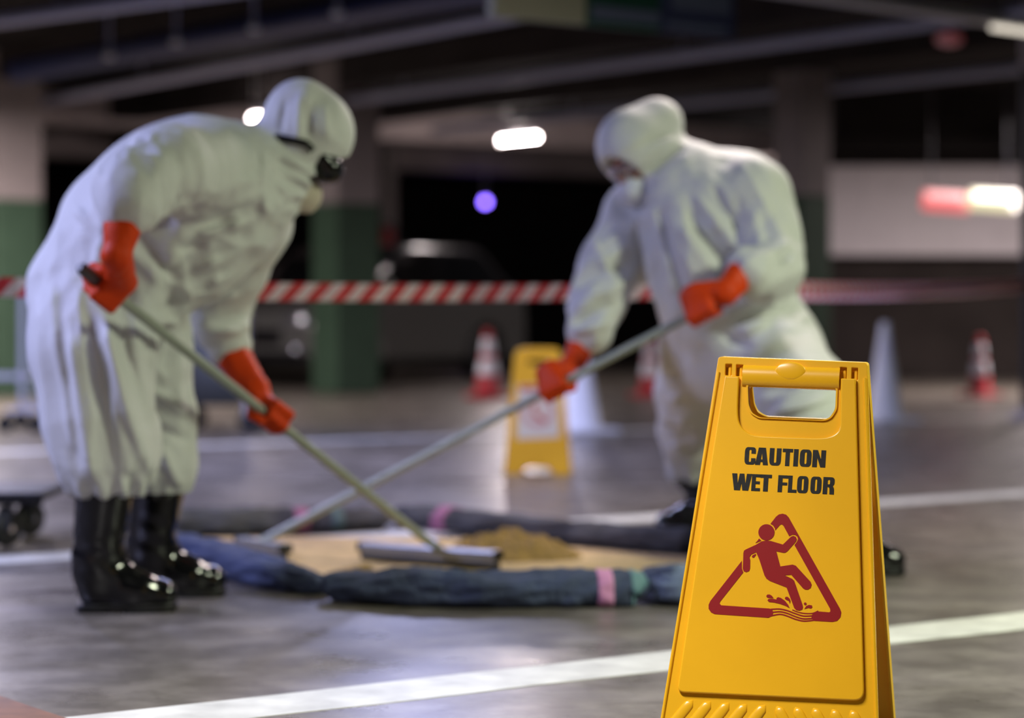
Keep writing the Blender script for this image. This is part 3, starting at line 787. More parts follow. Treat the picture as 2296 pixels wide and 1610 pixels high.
# goggle strap over the hood
def hoodd(q): 
    d = None
    for c0, r0, k in hood1: d = ell(q, c0, r0) if d is None else smin(d, ell(q, c0, r0), k)
    return d
pts = []
for k in range(17):
    an = math.radians(-15+k*(210/16.)); dv = Vector((math.cos(an), -math.sin(an), 0)); o_ = Vector((0, .01, 0))
    zz = .0-.62*max(0, math.sin(an))*.13; lo_, hi_ = .02, .3
    for _ in range(24):
        m_ = (lo_+hi_)/2; q_ = o_+dv*m_; 
        if hoodd(np.array([[q_.x, q_.y, zz]]))[0] < 0: lo_ = m_
        else: hi_ = m_
    q_ = o_+dv*(lo_+.004); pts.append(M1 @ Vector((q_.x, q_.y, zz)))
mk('goggle_strap', from_bm(tube_bm(pts, .011, 10, sq=(.4, 1), up=M1.to_3x3() @ Vector((0, 0, 1)))), M_black, gg)
pole_d = (PB-PA).normalized()
glove(w1, P(286, 458, 6.088), P(262, 575, 6.06), g1, pole_d, (-.1, -1, .15), (-.5, .1, -.8), cuff=.056)
glove(w1, P(515, 784, 6.975), P(572, 872, 6.86), g2, pole_d, (.45, .35, .75), (.55, .55, -.5), cuff=.056)
boot(w1, G(178, 1372), .05, P(238, 1075, 6.45), .27)
boot(w1, G(298, 1338), .10, P(352, 1090, 6.76), .27)

def squeegee(A, B, e0, e1, label, hgt=.055, pr=.0135, grip=True):
    """long handled squeegee: pole from A down to the head that lies from e0 to e1 on the floor"""
    t = empty('floor_squeegee', ((e0+e1)/2).to_tuple(), label, 'squeegee', 'squeegees the workers push')
    d = (B-A).normalized()
    tube('pole', [A+d*.05, B], pr, M_pole, t, 16)
    if grip: tube('grip', [A, A+d*.012, A+d*.16, A+d*.17], [pr*.75, pr*1.2, pr*1.2, pr], M_grip, t, 16)
    ex = (e1-e0).normalized(); L = (e1-e0).length; mid = (e0+e1)/2
    R = frame_from((0, 0, 1), ex)
    bm = join(box_bm(mid+Vector((0, 0, hgt-.012)), (L, .045, .022), R, .006), box_bm(mid+Vector((0, 0, hgt-.03)), (L*.99, .022, .022), R, .003))
    mk('head_bar', from_bm(bm), M_alu, t, smooth=False)
    box('rubber_blade', mid+Vector((0, 0, (hgt-.03)/2)), (L, .02, hgt-.03), M_black, t, M=R, bev=.002)
    tube('socket', [B-d*.02, B+d*.015, mid+Vector((0, 0, hgt-.006))], [pr*1.4, pr*1.4, pr*1.1], M_alu, t, 12)
    for s in (-1, 1):
        box('end_cap', mid+ex*s*(L/2)+Vector((0, 0, hgt-.015)), (.012, .05, .03), M_black, t, M=R, bev=.004)
squeegee(PA, PB, G(812, 1262), G(1118, 1284), 'floor squeegee with wide grey head held by the left worker', .068)

# ---- right worker ----------------------------------------------------------
w2 = empty('person', G(1700, 1240), 'worker in white hooded coverall facing left, dust mask and clear glasses', 'person')
sh_r, sh_l = P(1425, 480, 8.02), P(1690, 440, 7.78)      # his right (far), his left (near)
QA, QB = P(1562, 700, 7.50), P(585, 1216, 7.92)
def onq(x):
    t = .5
    for _ in range(40):
        q = QA+(QB-QA)*t; xx = CX+q.x/q.y*F; t += (x-xx)/-1100.
    return QA+(QB-QA)*t
q1, q2 = onq(1246), onq(1572)
QA = q2-(q1-q2).normalized()*.12
torso2 = segs_([P(1660, 780, 7.95), P(1625, 660, 7.92), P(1585, 540, 7.92), P(1555, 460, 7.93), P(1530, 410, 7.95)], [.215, .205, .20, .175, .12], .08)
torso2 += [(P(1560, 610, 7.83), P(1620, 690, 7.83), .13, .13, .08), (sh_r, P(1560, 440, 7.92), .095, .12, .07), (P(1560, 440, 7.92), sh_l, .12, .115, .07), (P(1530, 405, 7.95), P(1480, 375, 7.96), .115, .10, .06),
           (P(1670, 420, 7.95), P(1715, 560, 8.0), .12, .13, .08)]
arm_r = segs_([sh_r, P(1372, 590, 7.97), P(1340, 670, 7.90), P(1322, 745, 7.85)], [.105, .090, .082, .076], .04)
arm_l = segs_([sh_l, P(1722, 530, 7.72), P(1728, 600, 7.62), P(1685, 612, 7.55)], [.118, .100, .092, .076], .045)
leg_r = segs_([P(1590, 770, 8.05), P(1560, 880, 8.28), P(1552, 970, 8.48), P(1554, 1072, 8.60)], [.165, .125, .105, .088], .06)
leg_l = segs_([P(1720, 790, 7.88), P(1800, 900, 7.58), P(1856, 1010, 7.45), P(1885, 1130, 7.42)], [.18, .145, .115, .09], .06)
M2 = head_frame(P(1430, 352, 7.93), (-.62, -.55, -.52), (-.42, -.22, .85))
hood2 = [((0, -.005, .03), (.118, .13, .135), .03), ((0, -.02, -.05), (.105, .105, .10), .03), ((-.02, -.12, .055), (.095, .085, .085), .05)]
fold2 = [
    (P(1620, 520, 7.72), .22, (.45, 0, -.8), 14, 3, .016),
    (P(1500, 600, 7.72), .16, (.15, 0, -1), 15, 3, .013),
    (P(1350, 620, 7.9), .17, (-.6, 0, -.7), 16, 6, .014),
    (P(1320, 740, 7.8), .10, (1, 0, .2), 14, 14, .011),
    (P(1720, 570, 7.6), .14, (.6, 0, .6), 18, 6, .013),
    (P(1700, 720, 7.75), .2, (1, 0, .5), 14, 4, .016),
    (P(1550, 950, 8.35), .18, (.8, 0, .6), 16, 6, .014),
    (P(1810, 910, 7.5), .18, (1, 0, .5), 14, 5, .016),
    (P(1480, 400, 7.85), .11, (-.8, 0, -.5), 22, 4, .010),
    (P(1420, 300, 7.85), .10, (-.8, 0, -.5), 20, 4, .005)]
cr2 = [((1478, 470), (1545, 700), 7.75, .016, -.018), ((1500, 480), (1560, 690), 7.75, .016, .012), ((1560, 440), (1650, 560), 7.72, .016, .018), ((1545, 480), (1630, 600), 7.72, .014, -.018), ((1530, 510), (1610, 630), 7.72, .016, .016),
    ((1600, 420), (1660, 520), 7.72, .014, -.014), ((1655, 450), (1648, 610), 7.7, .022, -.013), ((1690, 470), (1700, 560), 7.65, .02, .012), ((1660, 590), (1770, 545), 7.6, .014, .016), ((1670, 640), (1780, 590), 7.62, .016, .018), ((1680, 615), (1770, 570), 7.6, .012, -.016),
    ((1640, 720), (1790, 690), 7.75, .018, -.018), ((1660, 745), (1720, 715), 7.72, .022, .024), ((1600, 740), (1700, 790), 7.75, .016, -.016), ((1610, 690), (1800, 640), 7.75, .016, .014),
    ((1330, 540), (1385, 660), 7.9, .014, .014), ((1300, 640), (1390, 600), 7.85, .016, -.016), ((1290, 690), (1390, 640), 7.85, .016, .018), ((1290, 730), (1370, 680), 7.8, .014, -.018), ((1285, 745), (1365, 725), 7.8, .014, .020), ((1430, 500), (1440, 640), 7.85, .014, -.018),
    ((1480, 740), (1490, 860), 8.0, .016, .012), ((1500, 850), (1600, 790), 8.0, .016, -.018), ((1505, 900), (1600, 830), 8.1, .016, .018), ((1500, 960), (1590, 900), 8.3, .014, -.016), ((1505, 1000), (1590, 960), 8.4, .014, .014), ((1660, 830), (1640, 960), 7.9, .02, -.02),
    ((1700, 880), (1850, 860), 7.45, .018, -.02), ((1720, 930), (1860, 890), 7.4, .018, .02),
    ((1395, 345), (1520, 280), 7.85, .010, -.010), ((1400, 365), (1525, 305), 7.85, .010, .010), ((1440, 385), (1530, 335), 7.85, .010, -.010), ((1460, 405), (1540, 370), 7.85, .012, .014), ((1470, 430), (1530, 400), 7.85, .010, -.014)]
lo2 = [P(1225, 0, 7.9).x-.02, 7.22, .15]; hi2 = [P(1990, 0, 7.4).x+.1, 8.82, P(0, 225, 7.9).z+.03]
hem2 = [(P(1554, 1076, 8.60), (0, 0, 1), .09, 12), (P(1885, 1132, 7.42), (0, 0, 1), .09, 12)]
coverall(w2, torso2+arm_r+arm_l+leg_r+leg_l, hood2, M2, [((0, .138, -.042), (.090, .088, .110))], fold2, lo2, hi2, hem2, creases=cr2)
head2 = face(w2, M2)
def maskfn2(p):
    Hi = np.array(M2.inverted()); q = p@Hi[:3, :3].T+Hi[:3, 3]
    d = smin(ell(q, (0, .084, -.078), (.056, .054, .052)), ell(q, (0, .05, -.095), (.060, .058, .045)), .03)
    return smax(d, q[:, 2]+.022+(q[:, 1]-.1)*-.2, .008)
c = M2.translation
mk('dust_mask', sdf_mesh(maskfn2, [c[i]-.2 for i in range(3)], [c[i]+.2 for i in range(3)], .006), M_mask, w2, label='white dust mask')
M_clear = mat('clear glasses', (.75, .70, .72), .05, trans=.85, spec=.6)
sg = None
for s in (-1, 1):
    b_ = ellipsoid_bm(M2 @ Vector((s*.034, .104, .000)), (.031, .005, .022), M2.to_3x3() @ Matrix.Rotation(-s*.35, 3, 'Z'), 3)
    if sg is None: sg = b_
    else: sg = join(sg, b_)
sg = mk('safety_glasses', from_bm(sg), M_clear, w2, label='clear safety glasses')
for s in (-1, 1): tube('temple', [M2 @ Vector((s*.064, .09, .004)), M2 @ Vector((s*.08, .0, .006))], .0035, M_black, sg, 8)
qd = (QB-QA).normalized()
glove(w2, P(1312, 752, 7.848), P(1280, 830, 7.80), q1+Vector((0, 0, 0)), qd, (-.35, -.7, .6), (-.75, -.1, -.55), cuff=.050)
glove(w2, P(1676, 600, 7.555), P(1628, 655, 7.47), q2, qd, (.1, -.75, .5), (-.6, -.4, -.6), cuff=.054)
boot(w2, G(1640, 1203), math.pi+.12, P(1556, 1060, 8.60), .29)
boot(w2, G(1836, 1288), -.12, P(1885, 1118, 7.42), .27)
squeegee(QA, QB, G(540, 1243), G(640, 1262), 'floor squeegee with short head held by the right worker', .06, grip=False)

# ------------------------------------------------------------------ cloth booms round the spill
def spline(pts, n=60):
    pts = [Vector(p) for p in pts]; out = []
    for i in range(len(pts)-1):
        p0 = pts[max(i-1, 0)]; p1 = pts[i]; p2 = pts[i+1]; p3 = pts[min(i+2, len(pts)-1)]
        m = max(2, n//(len(pts)-1))
        for k in range(m):
            t = k/m; out.append(.5*((2*p1)+(p2-p0)*t+(2*p0-5*p1+4*p2-p3)*t*t+(3*p1-p0-3*p2+p3)*t**3))
    out.append(pts[-1]); return out
def boom(label, path, rad, m, bands, seed, droop=.9):
    """a stuffed cloth sock lying on the floor; path = floor points, rad = radius along it"""
    pts = spline([p+Vector((0, 0, 0)) for p in path], 110); n = len(pts)
    rs = []
    for i in range(n):
        t = i/(n-1)*(len(rad)-1); k = min(int(t), len(rad)-2); r = rad[k]+(rad[k+1]-rad[k])*(t-k)
        e = min(i, n-1-i)/3.0
        rs.append(r*min(1, .35+.65*math.sqrt(min(1, e))))
    seg = 40
    idx = np.array([[i, k] for i in range(n) for k in range(seg)])
    q = np.stack([idx[:, 0]*.02*3.2+seed, np.cos(idx[:, 1]*2*math.pi/seg)*1.9+idx[:, 0]*.05, np.sin(idx[:, 1]*2*math.pi/seg)*1.9+seed], 1)
    nz = (1-2*np.abs(vnoise(q)))*.55+.45*vnoise(q*2.3)
    nz = nz.reshape(n, seg)
    for i in range(n): pts[i] = Vector((pts[i].x, pts[i].y, rs[i]*droop*.86))
    fn = lambda i, an, t: nz[i, int(round(an/(2*math.pi)*seg)) % seg]*rs[i]*.34
    bm = tube_bm(pts, rs, seg, sq=(1.12, droop), fn=fn)
    for v in bm.verts: v.co.z = max(v.co.z, .002+(v.co.z*.0))
    t_ = empty('absorbent_boom', (pts[n//2].x, pts[n//2].y, 0), label, 'boom', 'cloth booms laid round the spill')
    mk('sleeve', from_bm(bm), m, t_)
    for a, b, mm in bands:
        i0, i1 = int(a*(n-1)), max(int(b*(n-1)), int(a*(n-1))+2)
        sub = pts[i0:i1+1]; sr = [r*1.03+.001 for r in rs[i0:i1+1]]
        fn2 = lambda i, an, t, i0=i0: nz[i0+i, int(round(an/(2*math.pi)*seg)) % seg]*rs[i0+i]*.34
        bb = tube_bm(sub, sr, seg, sq=(1.12, droop), fn=fn2)
        for v in bb.verts: v.co.z = max(v.co.z, .0018)
        mk('band', from_bm(bb), mm, t_)
def gy(x, y, r=0): g = G(x, y); return g+Vector((0, r, 0))
boom('blue grey cloth boom nearest the camera with pink and teal bands', [gy(738, 1352, .05), gy(900, 1362, .06), gy(1100, 1366, .06), gy(1300, 1364, .06), gy(1430, 1362, .06)], [.045, .058, .058, .055, .052], M_boom, [(.81, .865, M_pinkb), (.95, .985, M_tealb)], 3.3)
boom('blue grey cloth boom lying beside the boots of the left worker', [gy(360, 1262, .1), gy(470, 1290, .07), gy(600, 1322, .06), gy(722, 1340, .05)], [.052, .058, .052, .03], M_boom, [], 8.1)
boom('grey cloth boom behind the left boots with pink band and dark end', [gy(350, 1205, .1), gy(480, 1203, .08), gy(620, 1200, .08), gy(760, 1196, .08), gy(858, 1192, .08)], [.055, .055, .05, .048, .042], M_boomg, [(.56, .62, M_pinkd), (.70, .75, M_teald)], 12.7)
boom('charcoal cloth boom behind the sawdust with pink band', [gy(895, 1185, .1), gy(1040, 1198, .08), gy(1200, 1215, .08), gy(1380, 1232, .08), gy(1560, 1245, .08)], [.045, .05, .046, .045, .045], M_boomg, [(.185, .225, M_pinkd)], 17.9)
boom('crumpled blue cloth boom running behind the yellow sign', [gy(1478, 1350, .15), gy(1530, 1362, .07), gy(1600, 1345, .1), gy(1700, 1310, .1)], [.05, .06, .06, .05], mat('washed blue cloth', (.15, .19, .30), .85, bump=.5, bscale=40, var=.75, vscale=7), [], 23.1)
boom('grey cloth boom closing the ring under the right worker', [gy(1600, 1250, .1), gy(1680, 1265, .05), gy(1730, 1285, .05)], [.045, .05, .05], M_boomg, [], 29.0)
# powder inside the ring
bm = bmesh.new(); ring = []
cpt = [(370, 1218), (440, 1206), (700, 1204), (900, 1205), (1100, 1212), (1400, 1238), (1600, 1255), (1640, 1285), (1500, 1318), (1100, 1322), (800, 1320), (640, 1300), (500, 1268), (380, 1238)]
cc = G(960, 1255); nr = 14; N = 84
loop = spline([G(*p) for p in cpt+[cpt[0]]], N)[:-1]; N = len(loop)
rows = []
for j in range(nr+1):
    s = j/nr; row = []
    for i, p in enumerate(loop):
        v = cc+(p-cc)*s
        z = .003+.007*(1-s**6)*(1+.8*float(vnoise(np.array([[v.x*6, v.y*6, .3]]))[0]))
        row.append(bm.verts.new((v.x, v.y, z if s < 1 else .0005)))
    rows.append(row)
for j in range(nr):
    for i in range(N):
        bm.faces.new((rows[j][i], rows[j][(i+1) % N], rows[j+1][(i+1) % N], rows[j+1][i]))
bmesh.ops.remove_doubles(bm, verts=bm.verts, dist=1e-5); bmesh.ops.recalc_face_normals(bm, faces=bm.faces[:])
for f_ in bm.faces:
    if f_.normal.z < 0: f_.normal_flip()
mk('absorbent_powder', from_bm(bm), M_sand, label='tan powder spread over the floor inside the ring of booms', cat='powder', kind='stuff')
def heap(name, x, y, rx, ry, hz, label, seed):
    c = G(x, y); n = 70; bm = bmesh.new(); grid = []
    for i in range(n+1):
        row = []
        for j in range(n+1):
            u, v = i/n*2-1, j/n*2-1; r = math.sqrt(u*u+v*v)
            row.append((u, v, r))
        grid.append(row)
    arr = np.array([[u*3+seed, v*3, .5] for row in grid for u, v, r in row]); nz = (vnoise(arr)*.6+vnoise(arr*3)*.35+vnoise(arr*7)*.25).reshape(n+1, n+1)
    V = [[bm.verts.new((c.x+u*rx, c.y+v*ry, .008+hz*max(-.1, (1-r**1.8))*(1+.55*nz[i, j])+.012*nz[i, j]*(r < 1))) for j, (u, v, r) in enumerate(row)] for i, row in enumerate(grid)]
    for i in range(n):
        for j in range(n):
            if grid[i][j][2] < 1.06: bm.faces.new((V[i][j], V[i+1][j], V[i+1][j+1], V[i][j+1]))
    bmesh.ops.delete(bm, geom=[v for v in bm.verts if not v.link_faces], context='VERTS')
    for v in bm.verts: v.co.z = max(v.co.z, .001)
    mk(name, from_bm(bm), M_heap, label=label, cat='sawdust', kind='stuff')
heap('sawdust_heap', 1145, 1254, .235, .20, .085, 'brown sawdust heap to the right of the wide squeegee head', 2.0)
heap('sawdust_heap', 800, 1296, .09, .10, .022, 'low brown sawdust drift at the left end of the wide squeegee head', 9.0)

# ------------------------------------------------------------------ barrier tape and its posts
def tape_mat(name, pitch):
    m = bpy.data.materials.new(name); m.use_nodes = True; nt = m.node_tree; b = nt.nodes['Principled BSDF']; L = nt.links.new
    uv = nt.nodes.new('ShaderNodeUVMap'); sp = nt.nodes.new('ShaderNodeSeparateXYZ'); L(uv.outputs[0], sp.inputs[0])
    mu = nt.nodes.new('ShaderNodeMath'); mu.operation = 'MULTIPLY_ADD'; L(sp.outputs['Y'], mu.inputs[0]); mu.inputs[1].default_value = -1.0; L(sp.outputs['X'], mu.inputs[2])
    dv = nt.nodes.new('ShaderNodeMath'); dv.operation = 'DIVIDE'; L(mu.outputs[0], dv.inputs[0]); dv.inputs[1].default_value = pitch
    fr = nt.nodes.new('ShaderNodeMath'); fr.operation = 'FRACT'; L(dv.outputs[0], fr.inputs[0])
    gt = nt.nodes.new('ShaderNodeMath'); gt.operation = 'GREATER_THAN'; L(fr.outputs[0], gt.inputs[0]); gt.inputs[1].default_value = .5
    mx = nt.nodes.new('ShaderNodeMixRGB'); L(gt.outputs[0], mx.inputs[0]); mx.inputs[1].default_value = (.78, .09, .11, 1); mx.inputs[2].default_value = (.92, .84, .80, 1)
    L(mx.outputs[0], b.inputs['Base Color']); b.inputs['Roughness'].default_value = .4
    return m
def tape(label, A, B, wd, pitch, twist, n, sag=.02):
    bm = bmesh.new(); uvl = bm.loops.layers.uv.new('UVMap'); d = B-A; L = d.length; t = d.normalized()
    up = Vector((0, 0, 1)); sd = t.cross(up).normalized(); rows = []
    for i in range(n+1):
        s = i/n; c = A+d*s-Vector((0, 0, sag*4*s*(1-s))); an = twist*2*math.pi*s+.12*math.sin(s*17)
        nrm = up*math.cos(an)+sd*math.sin(an)
        rows.append((bm.verts.new(c-nrm*wd/2), bm.verts.new(c+nrm*wd/2)))
    for i in range(n):
        f_ = bm.faces.new((rows[i][0], rows[i+1][0], rows[i+1][1], rows[i][1]))
        for lp, (uu, vv) in zip(f_.loops, ((i, 0), (i+1, 0), (i+1, 1), (i, 1))): lp[uvl].uv = (uu/n*L, vv*wd)
    bmesh.ops.solidify(bm, geom=bm.faces[:], thickness=.0006)
    return mk('barrier_tape', from_bm(bm), tape_mat('red and white tape', pitch), label=label, cat='tape', group='barrier tape round the work area')
T0, T1, T2 = P(-420, 632, 6.9), P(1660, 650, 9.25), P(2290, 640, 17.2)
tape('red and white striped barrier tape stretched behind the left worker', T0, T1, .060, .106, 0, 260)
tape('twisted red and white barrier tape running to the right edge', T1+Vector((.03, .06, 0)), T2, .08, .05, 110, 3000)
def stand(p, label):
    t = empty('tape_stand', (p.x, p.y, 0), label, 'stand', 'stands that carry the tape')
    tube('post', [(p.x, p.y+.03, .03), (p.x, p.y+.03, p.z+.06)], .02, M_post, t, 14)
    mk('base', from_bm(lathe_bm([(.15, .0), (.15, .015), (.12, .03), (.04, .04), (.03, .05)], 28, Matrix.Translation((p.x, p.y+.03, 0)))), M_black, t)
stand(T1, 'dark tape stand hidden behind the right worker')
stand(T0, 'dark tape stand beyond the left edge of the picture')
# tall dark post on the right
t = empty('tall_post', (T2.x+.06, 17.25, 0), 'tall navy post with pale foot at the right edge', 'post')
tube('shaft', [(T2.x+.06, 17.25, .08), (T2.x+.06, 17.25, P(0, 150, 17.2).z)], .05, M_post, t, 18)
tube('upper_shaft', [(T2.x+.06, 17.25, P(0, 150, 17.2).z), (T2.x+.06, 17.25, CEIL)], .055, M_wallw, t, 18)
mk('foot', from_bm(lathe_bm([(.14, 0), (.14, .03), (.07, .07), (.06, .09)], 24, Matrix.Translation((T2.x+.06, 17.25, 0)))), M_wallw, t)

# ------------------------------------------------------------------ second yellow sign
s2 = G(1207, 1064); S2Y = s2.y+.12
M2S = Matrix.Translation((s2.x, S2Y, 0)) @ Matrix.Rotation(-.05, 4, 'Z')
sg2 = empty('wet_floor_sign', None, 'small yellow floor sign with white sticker near the right worker', 'sign', M=M2S)
H2, D2, W2T, W2B = .612, .12, .225, .325
def pf2(s):
    top = Vector((0, .012*s, H2)); dn = Vector((0, D2*s, 0))-top; up = -dn.normalized(); x = Vector((1, 0, 0))*(-s); z = x.cross(up)
    return M2S @ Matrix.Translation(top) @ Matrix((x, up, z)).transposed().to_4x4(), dn.length
for s, mm in ((-1, M_yel2), (1, M_yel)):
    Mx, Lx = pf2(s)
    out = rounded([(-W2T/2, 0), (W2T/2, 0), (W2B/2, -Lx), (W2B/2-.085, -Lx), (W2B/2-.105, -Lx+.035), (-W2B/2+.105, -Lx+.035), (-W2B/2+.085, -Lx), (-W2B/2, -Lx)], [.045, .045, .008, .01, .015, .015, .01, .008], 5)
    hl = rounded([(-.048, -.058), (.048, -.058), (.048, -.084), (-.048, -.084)], .012, 4)
    mk('front_panel' if s < 0 else 'back_panel', fill([out, hl], .014, .003, Mx @ Matrix.Translation((0, 0, -.014))), mm, sg2, smooth=False)
    if s < 0:
        stp = rounded([(-.098, -.185), (.098, -.175), (.108, -.44), (-.10, -.45)], .004, 3)
        st = mk('sticker', fill([stp], .001, 0, Mx), M_paper, sg2, smooth=False, label='white sticker with pink and red print')
        mk('header_print', fill([[(-.088, -.188), (.088, -.18), (.088, -.205), (-.088, -.213)]], .0005, 0, Mx @ Matrix.Translation((0, 0, .001))), M_prred, st, smooth=False)
        mk('ring_print', fill([circ(0, -.31, .082), circ(0, -.31, .055)], .0005, 0, Mx @ Matrix.Translation((0, 0, .001))), M_prink, st, smooth=False)
        mk('figure_print', fill([circ(-.015, -.285, .013, 14), rounded([(-.03, -.30), (.0, -.30), (.012, -.335), (.045, -.355), (.04, -.367), (-.003, -.35)], .005)], .0006, 0, Mx @ Matrix.Translation((0, 0, .0012))), M_prred, st, smooth=False)
box('hinge', M2S @ Vector((0, 0, H2-.02)), (W2T-.1, .03, .02), M_yel, sg2, M=M2S.to_3x3(), bev=.004)

# ------------------------------------------------------------------ cones
def cone(x, y, hgt, rb, body, label, bands, group):
    c = G(x, y); k = hgt
    t = empty('traffic_cone', c, label, 'cone', group)
    T = Matrix.Translation(c) @ Matrix.Rotation(random.uniform(0, .6), 4, 'Z')
    rt = .028
    R_ = lambda z: rb+(rt-rb)*(z-.035)/(k-.035)
    prof = [(rb+.018, .03), (rb, .045), (R_(k*.5), k*.5), (rt+.004, k-.02), (rt, k-.006), (rt*.7, k)]
    mk('cone_body', from_bm(lathe_bm(prof, 28, T)), body, t)
    bb = box_bm((0, 0, .018), (rb*2.9, rb*2.9, .034), None, .012); bmesh.ops.transform(bb, matrix=T, verts=bb.verts)
    mk('base', from_bm(bb), body, t, smooth=False)
    for a, b in bands:
        mk('reflective_band', from_bm(lathe_bm([(R_(a*k)+.001, a*k), (R_(a*k)+.004, a*k+.004), (R_(b*k)+.004, b*k-.004), (R_(b*k)+.001, b*k)], 28, T)), M_conew, t)
    return t
cone(1302, 972, .74, .13, M_conew, 'white cone beside the small yellow sign', [], 'white cones')
cone(1984, 948, .70, .13, M_conew, 'white cone to the right of the large yellow sign', [], 'white cones')
cone(1094, 892, .60, .115, M_coner, 'red cone with white bands in front of the parked car wheel', [(.34, .55), (.66, .86)], 'red cones')
cone(1457, 890, .52, .10, M_coner, 'red cone with white bands behind the squeegee of the right worker', [(.36, .58), (.68, .86)], 'red cones')
cone(2197, 890, .54, .10, M_coner, 'red cone with white bands by the wall at the far right', [(.36, .58), (.68, .86)], 'red cones')
cone(8, 872, .60, .12, M_coner, 'red cone in front of the green column at the left edge', [(.6, .8)], 'red cones')

# ------------------------------------------------------------------ wheeled things on the left
def caster(parent, c, r, wd=.03, yaw=0.0):
    R = Matrix.Translation(Vector(c)) @ Matrix.Rotation(yaw, 4, 'Z') @ Matrix.Rotation(math.pi/2, 4, 'X')
    o = mk('caster', from_bm(lathe_bm([(r*.5, -wd/2), (r*.9, -wd/2), (r, -wd*.3), (r, wd*.3), (r*.9, wd/2), (r*.5, wd/2)], 24, R)), M_tyre, parent)
    box('fork', Vector(c)+Vector((0, 0, r*.6)), (r*.7, wd*1.9, r*1.3), M_cart, o, bev=.004)
    tube('axle', [R @ Vector((0, 0, -wd*.9)), R @ Vector((0, 0, wd*.9))], r*.18, M_chrome, o, 10)
    return o
# steel trolley, only its right hand upright in the picture
b0 = G(50, 968)
t = empty('steel_trolley', b0, 'steel trolley upright on black casters at the left edge', 'trolley')
zt = P(0, 640, b0.y).z
for dx, dy in ((0, 0), (0, .5), (-.75, 0), (-.75, .5)):
    tube('upright', [(b0.x+dx, b0.y+dy, .14), (b0.x+dx, b0.y+dy, zt)], .021, M_steel, t, 14)
    for ox in (-.1, .1): caster(t, (b0.x+dx+ox, b0.y+dy-abs(ox)*.6, .055), .055)
    tube('foot_bar', [(b0.x+dx-.11, b0.y+dy, .135), (b0.x+dx+.11, b0.y+dy, .135)], .016, M_steel, t, 10)
for z in (.35, zt-.03):
    bm = join(tube_bm([(b0.x-.75, b0.y, z), (b0.x, b0.y, z)], .015, 10), tube_bm([(b0.x-.75, b0.y+.5, z), (b0.x, b0.y+.5, z)], .015, 10),
              tube_bm([(b0.x-.75, b0.y, z), (b0.x-.75, b0.y+.5, z)], .015, 10), tube_bm([(b0.x, b0.y, z), (b0.x, b0.y+.5, z)], .015, 10))
    mk('rail', from_bm(bm), M_steel, t)
# grey wheeled bin behind the left worker
bc = G(470, 968); ww = .48
t = empty('wheeled_bin', bc, 'grey wheeled bin on black casters behind the left worker', 'bin')
bm = bmesh.new(); zb, zt2 = .17, P(0, 655, bc.y).z
lo_ = [(-ww*.44, -.2), (ww*.44, -.2), (ww*.44, .2), (-ww*.44, .2)]; hi_ = [(-ww*.5, -.25), (ww*.5, -.25), (ww*.5, .25), (-ww*.5, .25)]
v0 = [bm.verts.new((bc.x+x, bc.y+.2+y, zb)) for x, y in lo_]; v1 = [bm.verts.new((bc.x+x, bc.y+.2+y, zt2)) for x, y in hi_]
for i in range(4): bm.faces.new((v0[i], v0[(i+1) % 4], v1[(i+1) % 4], v1[i]))
bm.faces.new(v0[::-1]); bm.faces.new(v1)
bmesh.ops.bevel(bm, geom=[e for e in bm.edges], offset=.03, segments=3, affect='EDGES')
mk('body', from_bm(bm), M_bin, t)
box('lid', (bc.x, bc.y+.2, zt2+.02), (ww*1.06, .54, .04), M_bin, t, bev=.012)
for x in (-ww*.5, ww*.5): tube('frame_leg', [(bc.x+x, bc.y-.03, .11), (bc.x+x, bc.y-.06, zt2-.02)], .014, M_steel, t, 10)
for x in (-.2, .2):
    for y in (0, .4): caster(t, (bc.x+x+.06, bc.y+y, .075), .075, .04)
# low platform trolley at the left edge
pc = G(14, 1226)
t = empty('platform_trolley', pc, 'black platform trolley with caster at the left edge', 'trolley')
zb = .155
box('platform', (pc.x-.30, pc.y+.2, zb+.017), (.86, .5, .034), M_cart, t, bev=.008)
box('edge_strip', (pc.x-.30, pc.y-.05, zb+.012), (.87, .012, .04), M_black, t, bev=.004)
for x in (0, -.6):
    for y in (0, .4): caster(t, (pc.x+x, pc.y+y, .062), .062, .035, .9)

